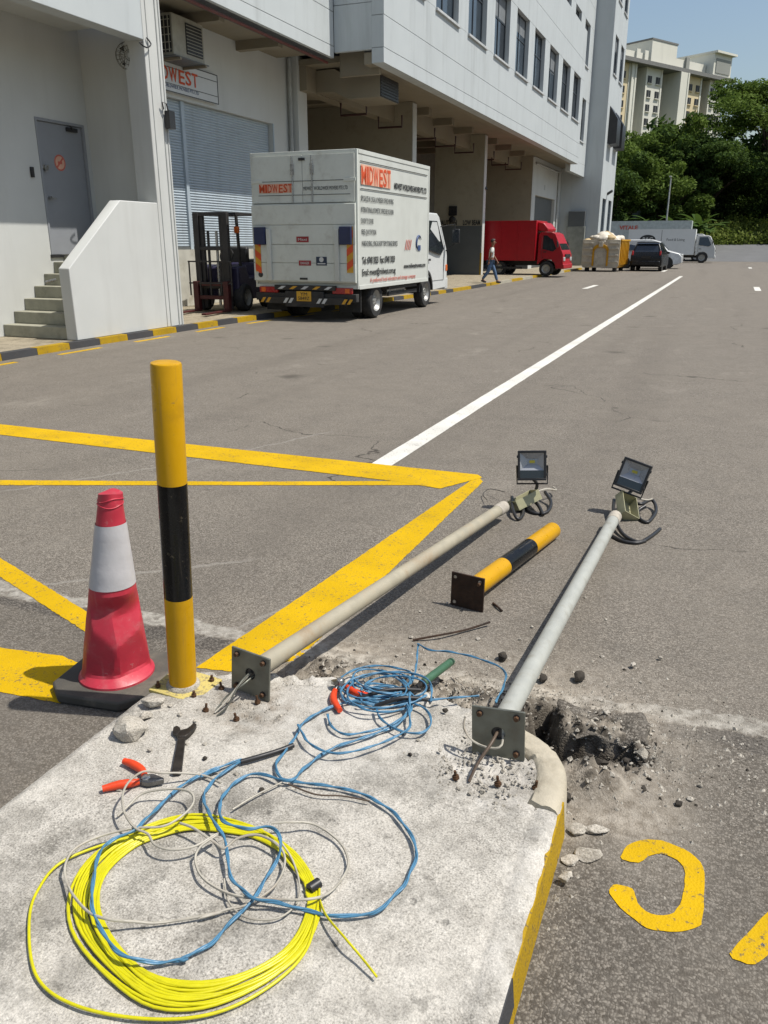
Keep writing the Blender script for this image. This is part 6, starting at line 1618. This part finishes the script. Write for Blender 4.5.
# ---------------------------------------------------------------- walking man
def person():
    base = G(490,283,ZA)
    t = thing('person', 'person in pale grey shirt and blue jeans walking past the bay wall', 'person', base, (0,0,R(-72)))
    t.scale = (.9,.9,.9)
    # local frame: +y is the walking direction
    def skinned(name, verts, edges, rad, mat, parent, sub=2):
        me = bpy.data.meshes.new(name); me.from_pydata(verts, edges, [])
        me.materials.append(mat)
        o = bpy.data.objects.new(name, me); COL.objects.link(o); o.parent = parent
        sk = o.modifiers.new('skin','SKIN'); sk.use_smooth_shade = True; sk.branch_smoothing = .4
        for i, r_ in enumerate(rad): me.skin_vertices[0].data[i].radius = (r_ if isinstance(r_, tuple) else (r_, r_))
        me.skin_vertices[0].data[0].use_root = True
        s_ = o.modifiers.new('sub','SUBSURF'); s_.levels = sub; s_.render_levels = sub
        return o
    V = {}; E_ = []; Rr = []
    names = []
    def v(n, p, r_, link=None):
        V[n] = len(names); names.append((n,p)); Rr.append(r_)
        if link: E_.append((V[link],V[n]))
    v('pelvis',(0,0,.93),(.15,.11)); v('waist',(0,.01,1.08),(.14,.10),'pelvis'); v('chest',(0,.03,1.28),(.17,.12),'waist'); v('neck0',(0,.04,1.44),(.09,.08),'chest'); v('neck',(0,.05,1.50),(.055,.055),'neck0')
    v('head0',(0,.07,1.555),(.062,.075),'neck'); v('head1',(0,.075,1.63),(.078,.095),'head0'); v('head2',(0,.065,1.70),(.07,.085),'head1')
    for s_,n,sw in ((-1,'l',.16),(1,'r',-.12)):
        v(n+'sh',(s_*.17,.03,1.39),.07,'chest'); v(n+'el',(s_*.23,.03+sw*.4,1.13),.045,n+'sh'); v(n+'wr',(s_*.22,.06+sw*1.3,.90),.03,n+'el'); v(n+'palm',(s_*.215,.07+sw*1.45,.83),(.02,.036),n+'wr')
        for k in range(4): v(n+'f%d'%k,(s_*.212,.05+sw*1.5+(k-1.5)*.02,.745-.008*(1.5-abs(k-1.5))),.0085,n+'palm')
        v(n+'th',(s_*.19,.125+sw*1.45,.80),.010,n+'palm')
    for s_,n,st in ((-1,'l',.30),(1,'r',-.34)):
        v(n+'hip',(s_*.09,.0,.86),.095,'pelvis'); v(n+'kn',(s_*.09,st*.42+.05,.48),.062,n+'hip'); v(n+'an',(s_*.09,st*1.0,.09 if st > 0 else .15),.042,n+'kn'); v(n+'toe',(s_*.095,st*1.0+.16,.035 if st > 0 else .05),.036,n+'an')
    P = [p for n,p in names]
    body = skinned('body', P, E_, Rr, SKIN, t)
    sub_ = lambda keys: [V[k] for k in keys]
    def cloth(name, keys, grow, mat, over={}):
        idx = sub_(keys); mp = {j:i for i,j in enumerate(idx)}
        vs = [P[j] if k not in over else over[k] for j,k in zip(idx,keys)]
        es = [(mp[a],mp[b]) for a,b in E_ if a in mp and b in mp]
        rr = []
        for j in idx:
            r_ = Rr[j]; rr.append((r_[0]+grow,r_[1]+grow) if isinstance(r_,tuple) else r_+grow)
        return skinned(name, vs, es, rr, mat, t)
    cloth('shirt', ['waist','pelvis','chest','neck0','lsh','lel','rsh','rel'], .02, SHIRT, {'lel':(-.215,.07,1.20),'rel':(.215,.0,1.20),'pelvis':(0,0,.98)})
    cloth('jeans', ['pelvis','lhip','lkn','lan','rhip','rkn','ran'], .018, JEANS)
    for n in ('l','r'):
        a, b_ = Vector(P[V[n+'an']]), Vector(P[V[n+'toe']])
        skinned('shoe', [a-Vector((0,.05,.04)), (a+b_)/2-Vector((0,0,.03)), b_-Vector((0,-.02,.0))], [(0,1),(1,2)], [.048,.05,.04], SHOE, t)
    bm = bmesh.new(); bmesh.ops.create_icosphere(bm, subdivisions=3, radius=.112)
    bmesh.ops.delete(bm, geom=[q for q in bm.verts if q.co.z < -.01+.55*q.co.y], context='VERTS')
    me = bpy.data.meshes.new('hair'); bm.to_mesh(me); bm.free(); me.materials.append(HAIRM)
    for q in me.vertices: q.co.x *= .82
    o = part('hair', me, t); o.location = (0,.068,1.675)
    MB().lathe([(.012,0),(.02,.02),(.004,.05)],8,(0,.172,1.60)).build('nose', SKIN, t)
    for s_ in (-1,1):
        MB().lathe([(.004,-.012),(.012,0),(.004,.012)],8,(s_*.032,.158,1.655),'y').build('eye', HAIRM, t)
        MB().obox((s_*.083,.075,1.625),(.014,.04,.06)).build('ear', SKIN, t, bevel=.005)
    MB().obox((0,.163,1.568),(.05,.012,.010)).build('mouth', REDL, t)
person()
# ================================================================== far end: retaining wall, hill, trees, plants, tower block
def fh(x): return 83.45+4.4*sm(-4.5,-2.5,x)
RAMP = pm('ramp_asphalt', S(140,141,141,.46), .9, var=.08, scale=.8, world=True, bmp=.2, bscale=40)
rx_ = list(np.linspace(-6,60,23)); vs = []
for x in rx_: vs += [(x,79.5,.005),(x,88.1,1.38+.012*max(0,x))]
ramp_o = MB().add(vs,[(2*i,2*i+2,2*i+3,2*i+1) for i in range(len(rx_)-1)]).build('ramp_road', RAMP, fix=False); tag(ramp_o, kind='structure')
if ramp_o.data.polygons[0].normal.z < 0: ramp_o.data.flip_normals()
# hillside
hx = np.concatenate([np.linspace(-120,-8,15),np.linspace(-6,2,17),np.linspace(5,120,20)]); hy = np.concatenate([np.linspace(0,70,36), np.linspace(80,260,10)])
vs = []
for j,dy in enumerate(hy):
    for x in hx:
        y = fh(x)+dy
        z = 1.0 + 9.5*sm(0,50,dy) + 3*sm(50,160,dy) + .5*noise.noise(Vector((x*.12,y*.12,1)))*min(1,dy/6)
        vs.append((x,y,z))
n = len(hx)
mb = MB().add(vs,[(j*n+i,j*n+i+1,(j+1)*n+i+1,(j+1)*n+i) for j in range(len(hy)-1) for i in range(n-1)])
hill = mb.build('hillside', GRASSG, smooth=80, fix=False); tag(hill, kind='structure')
def hill_z(x, y):
    dy = y-fh(x)
    return 1.0 + 9.5*sm(0,50,dy) + 3*sm(50,160,dy)
def quads_mesh(name, V4):
    # V4: (n,4,3) array of leaf quads
    n = len(V4); me = bpy.data.meshes.new(name)
    me.vertices.add(n*4); me.loops.add(n*4); me.polygons.add(n)
    me.vertices.foreach_set('co', V4.astype(np.float32).ravel())
    me.loops.foreach_set('vertex_index', np.arange(n*4, dtype=np.int32))
    me.polygons.foreach_set('loop_start', np.arange(0,n*4,4,dtype=np.int32))
    me.polygons.foreach_set('loop_total', np.full(n,4,dtype=np.int32))
    me.update(calc_edges=True); me.validate(); return me
def leaves(C, n, size, up=.5, spread=None):
    # C: (k,3+3) clump centres and radii ; n leaves in all
    k = len(C); idx = rng.integers(0,k,n)
    d = rng.normal(size=(n,3)); d /= np.linalg.norm(d,axis=1,keepdims=True)
    rr = rng.uniform(.25,1.0,(n,1))**.45
    p = C[idx,:3] + d*rr*C[idx,3:6]
    nrm = rng.normal(size=(n,3)) + np.array([0,0,up*2]) + d*.7
    nrm /= np.linalg.norm(nrm,axis=1,keepdims=True)
    a = rng.normal(size=(n,3)); a -= nrm*(a*nrm).sum(1,keepdims=True); a /= np.linalg.norm(a,axis=1,keepdims=True)
    b = np.cross(nrm,a)
    s = size*rng.uniform(.6,1.35,(n,1))
    a *= s; b *= s*.45
    droop = -nrm*s*.12
    return np.stack([p-a, p+b+droop, p+a, p-b+droop], axis=1)
def tree(label, px, ytop, Y, rx, rz, mat, nleaf, size, layered=False, name='tree', group='trees on the hillside', seed=0, trunk_vis=True):
    r_ = random.Random(seed)
    c = GY(px, ytop, Y); base_z = hill_z(c.x, Y)
    top = c.z
    cz = top - rz
    t = thing(name, label, 'tree', (c.x, Y, base_z))
    if group: t['group'] = group
    h = top-base_z
    # trunk and limbs
    tr = MB(); fork = Vector((r_.uniform(-.4,.4),r_.uniform(-.4,.4),max(1.2,(cz-base_z)*.45)))
    tr.tube([(0,0,-.5),(fork.x*.4,fork.y*.4,fork.z*.5),tuple(fork)],[.42,.34,.28],10)
    tr.build('trunk', BARK, t, smooth=60)
    C = []; nb = 9 if not layered else 12
    lm = MB()
    for k in range(nb):
        a = k/nb*6.283 + r_.uniform(-.3,.3); q = r_.uniform(.35,.95)
        if layered: zt = (cz-base_z) + rz*(.75-.9*q*q) + r_.uniform(-.2,.25)*rz
        else: zt = (cz-base_z) + rz*r_.uniform(-.75,.8)*math.sqrt(max(.05,1-q*q))
        e = Vector((rx*q*math.cos(a), rx*q*math.sin(a), zt))
        m_ = fork.lerp(e,.5)+Vector((0,0,.12*h*(1 if layered else .4)))
        lm.tube(spline([fork*.9,m_,e],.8),[.2-.15*i/max(1,len(spline([fork*.9,m_,e],.8))-1) for i in range(len(spline([fork*.9,m_,e],.8)))],6)
        for j in range(5 if layered else 6):
            o_ = Vector((r_.gauss(0,.24)*rx, r_.gauss(0,.24)*rx, r_.gauss(0,.10 if layered else .22)*rz))
            cc = e+o_; cr = rx*r_.uniform(.16,.30)
            C.append([cc.x,cc.y,cc.z,cr,cr,cr*(.38 if layered else .8)])
    for j in range(6):
        cr = rx*.32; C.append([r_.gauss(0,.3)*rx,r_.gauss(0,.3)*rx,(cz-base_z)+rz*r_.uniform(.2,.75),cr,cr,cr*(.4 if layered else .7)])
    lm.build('limbs', BARK, t, smooth=60)
    V4 = leaves(np.array(C), nleaf, size, .7 if layered else .45)
    me = quads_mesh('crown', V4); me.materials.append(mat)
    part('crown', me, t)
    return t
tree('bushy bright green tree rising right behind the end tower', 640, 124, 95, 5.0, 5.6, LEAF_A, 26000, .20, seed=1)
tree('dark round tree between the tower block and the bright bushy tree', 690, 121, 100, 4.4, 4.6, LEAF_B, 18000, .22, seed=2)
tree('wide umbrella crowned tree highest on the right skyline', 784, 82, 111, 9.4, 4.0, LEAF_A, 30000, .20, True, seed=3)
tree('layered dark tree spreading across the middle of the hillside', 712, 144, 101, 6.8, 3.4, LEAF_B, 22000, .19, True, seed=4)
tree('layered tree lower down in front of the dark crowns on the right', 748, 164, 108, 6.0, 3.0, LEAF_A, 20000, .18, True, seed=5)
tree('dark tree half hidden behind the end tower wall', 614, 148, 90, 4.0, 5.0, LEAF_B, 14000, .21, seed=6)
tree('dense dark tree at the right edge below the umbrella crown', 780, 138, 109, 5.4, 5.0, LEAF_B, 16000, .21, seed=7)
tree('mid green tree low behind the grey box truck', 668, 158, 95, 3.8, 4.2, LEAF_A, 16000, .18, seed=8)
tree('dark tree filling the gap under the layered crowns', 722, 174, 105, 4.0, 4.0, LEAF_B, 14000, .18, seed=9)
tree('small bright crown in front of the white tower block', 664, 130, 104, 4.2, 4.0, LEAF_A, 14000, .22, seed=10)
tree('tall dark unseen tree added for the light right outside the picture edge', 845, 120, 96, 6.5, 6.0, LEAF_B, 12000, .26, seed=12)  # never in view; added for its effect on the light
# wood behind
C = []
for k in range(160):
    x = random.uniform(-45,40); y = random.uniform(110,140); z = hill_z(x,y)+random.uniform(0,7.0 if x > -12 else 4.0); r_ = random.uniform(1.4,2.4)
    C.append([x,y,z,r_,r_,r_*.8])
me = quads_mesh('distant_wood', leaves(np.array(C), 16000, .55)); me.materials.append(LEAF_B)
o = bpy.data.objects.new('distant_wood', me); COL.objects.link(o); tag(o, 'dark wood closing the gaps behind the hillside trees', 'wood', kind='stuff')
# undergrowth on the slope
C = []
for k in range(520):
    x = random.uniform(-16,14); dy = random.uniform(.2,9); y = fh(x)+.1+dy; r_ = random.uniform(.4,1.0)*(1.5 if x > -3 else 1)
    C.append([x,y,hill_z(x,y)+r_*.4+(.16*dy if x > -3 else 0),r_,r_,r_*.8])
me = quads_mesh('undergrowth', leaves(np.array(C), 26000, .17, .3)); me.materials.append(LEAF_C)
o = bpy.data.objects.new('undergrowth', me); COL.objects.link(o); tag(o, 'yellow green grass and scrub covering the slope above the grey wall', 'scrub', kind='stuff')
# banana plants
def banana(label, px, y, Y, h, seed):
    r_ = random.Random(seed); c = GY(px, y, Y)
    t = thing('banana_plant', label, 'plant', (c.x,Y,hill_z(c.x,Y)-.1), (0,0,r_.uniform(0,6)), 'banana plants at the foot of the slope')
    MB().tube([(0,0,0),(.05,0,h*.3),(.03,.05,h*.5)],[.16,.13,.09],8).build('stem', LEAF_D, t, smooth=60)
    for k in range(9):
        a = k*2.4+r_.uniform(-.3,.3); L = h*r_.uniform(.55,.8); el = r_.uniform(.5,1.15); w = .30
        vs = []; fs = []; n = 9
        for i in range(n+1):
            u = i/n; rr = L*u*math.cos(el*(1-.2*u)); z = h*.45+L*(math.sin(el)*u-.62*u*u*math.cos(el*.7)); ww = w*math.sin(math.pi*min(1,.06+u*.94))**.6*(1 if i < n else .1)
            p = Vector((math.cos(a)*rr,math.sin(a)*rr,z)); s_ = Vector((-math.sin(a),math.cos(a),0))*ww
            vs += [p-s_+Vector((0,0,.25*ww*-1)),p,p+s_+Vector((0,0,.25*ww*-1))]
        for i in range(n):
            b = i*3; fs += [(b,b+1,b+4,b+3),(b+1,b+2,b+5,b+4)]
        MB().add(vs,fs).build('leaf', LEAF_D, t, smooth=60, fix=False)
for i,(px,Y,h,lb) in enumerate(((636,85,3.6,'banana plant behind the left end of the grey box truck'),(652,86.5,4.2,'banana plant just left of the lamp post'),(676,86,4.0,'banana plant just right of the lamp post'),(690,84.8,3.8,'banana plant behind the right end of the box trucks'),(699,85.5,4.4,'banana plant with arching leaves above the far truck cab'),(706,86.0,3.6,'rightmost banana plant at the edge of the scrub slope'))):
    banana(lb, px, 230, Y, h, 20+i)
lp = thing('lamp_post', 'slender grey lamp post standing behind the far box trucks', 'lamp post', (-5.6,84,0))
MB().tube([(0,0,0),(0,0,7.2)],[.09,.055],10).build('post', PIPE, lp, smooth=50)
MB().bar((0,0,7.15),(.0,-.7,7.3),.05,.05).build('arm', PIPE, lp); MB().obox((0,-.85,7.3),(.22,.5,.1)).build('lamp_head', PIPE, lp, bevel=.03)

# ---------------------------------------------------------------- residential tower block on the hill
P0 = Vector((-23.5,190.0,0)); ang = math.atan2(34.5,20.1)
tb = thing('apartment_block', 'pale high rise apartment block on the hill behind the trees', 'building', (P0.x,P0.y,8), (0,0,ang))
ZR = 36.6-8
def tbp(nm, mb, mt, par=None): return mb.build(nm, mt, par or tb)
# bays along x (local), front at y = 0, facing -y; recesses 3 m deep
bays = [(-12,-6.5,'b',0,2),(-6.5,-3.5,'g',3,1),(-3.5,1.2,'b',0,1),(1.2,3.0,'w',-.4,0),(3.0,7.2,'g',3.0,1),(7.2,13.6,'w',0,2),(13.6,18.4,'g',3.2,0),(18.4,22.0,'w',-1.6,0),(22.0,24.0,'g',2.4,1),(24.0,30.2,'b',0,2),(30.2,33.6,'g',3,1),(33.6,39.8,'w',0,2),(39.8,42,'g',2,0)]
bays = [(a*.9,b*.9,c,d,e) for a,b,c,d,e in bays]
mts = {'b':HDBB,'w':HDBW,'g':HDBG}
for x0,x1,k,dep,cols in bays:
    w = tbp('wall', MB().box(x0+.001,x1-.001,dep,14,0,ZR), mts[k])
    if k != 'g': tbp('corner_pier', MB().box(x0+.002,x0+.5,dep-.12,dep-.001,0,ZR).box(x1-.5,x1-.002,dep-.12,dep-.001,0,ZR), HDBW, w)
    for f_ in range(3,11):
        zf = 1.2+f_*2.72
        if zf+1.3 > ZR: continue
        for c in range(cols):
            xc = x0+(x1-x0)*(c+.5)/cols
            hw_ = .70 if k != 'g' else .9
            wd = tbp('window', MB().box(xc-hw_,xc+hw_,dep-.06,dep-.002,zf,zf+1.35), FARGLASS, w)
            MB().box(xc-hw_-.1,xc+hw_+.1,dep-.30,dep-.061,zf-.16,zf-.02).build('ledge', HDBW if k != 'b' else HDBB, wd)
            if k != 'g': MB().box(xc-.04,xc+.04,dep-.09,dep-.061,zf,zf+1.35).build('mullion', HDBG, wd)
rf = tbp('roof_slab', MB().box(-12.8,38.4,-1.6,14.5,ZR+.01,ZR+.75), HDBR)
def rbox(nm, x0,x1,y0,y1,h,mt): return MB().box(x0,x1,y0,y1,ZR+.76,ZR+.76+h).build(nm, mt, rf)
rbox('parapet', -12,7.0,1.0,9,1.9,HDBW); rbox('stair_head', 3.6,4.8,.6,.98,2.4,HDBW); rbox('stair_head', 6.4,7.6,.6,.98,2.4,HDBW)
c1 = rbox('lift_core', 8.4,17.4,.5,10,4.6,HDBW); MB().box(8.3,17.6,.4,10.1,ZR+5.37,ZR+5.7).build('core_cap', HDBR, rf)
rbox('parapet', 17.7,30.0,1.2,9,2.4,HDBW); rbox('vent_block', 21.6,22.8,.7,1.19,2.9,HDBG)
c2 = rbox('lift_core', 30.2,37.4,-.6,10,4.6,HDBW); MB().box(30.0,38.2,-1.4,10.1,ZR+5.37,ZR+5.8).build('core_cap', HDBW, rf)
MB().box(31.0,36.8,-.75,-.61,ZR+1.5,ZR+4.4).build('core_grey_panel', HDBG, rf)  # grey panel standing proud of the lift core front
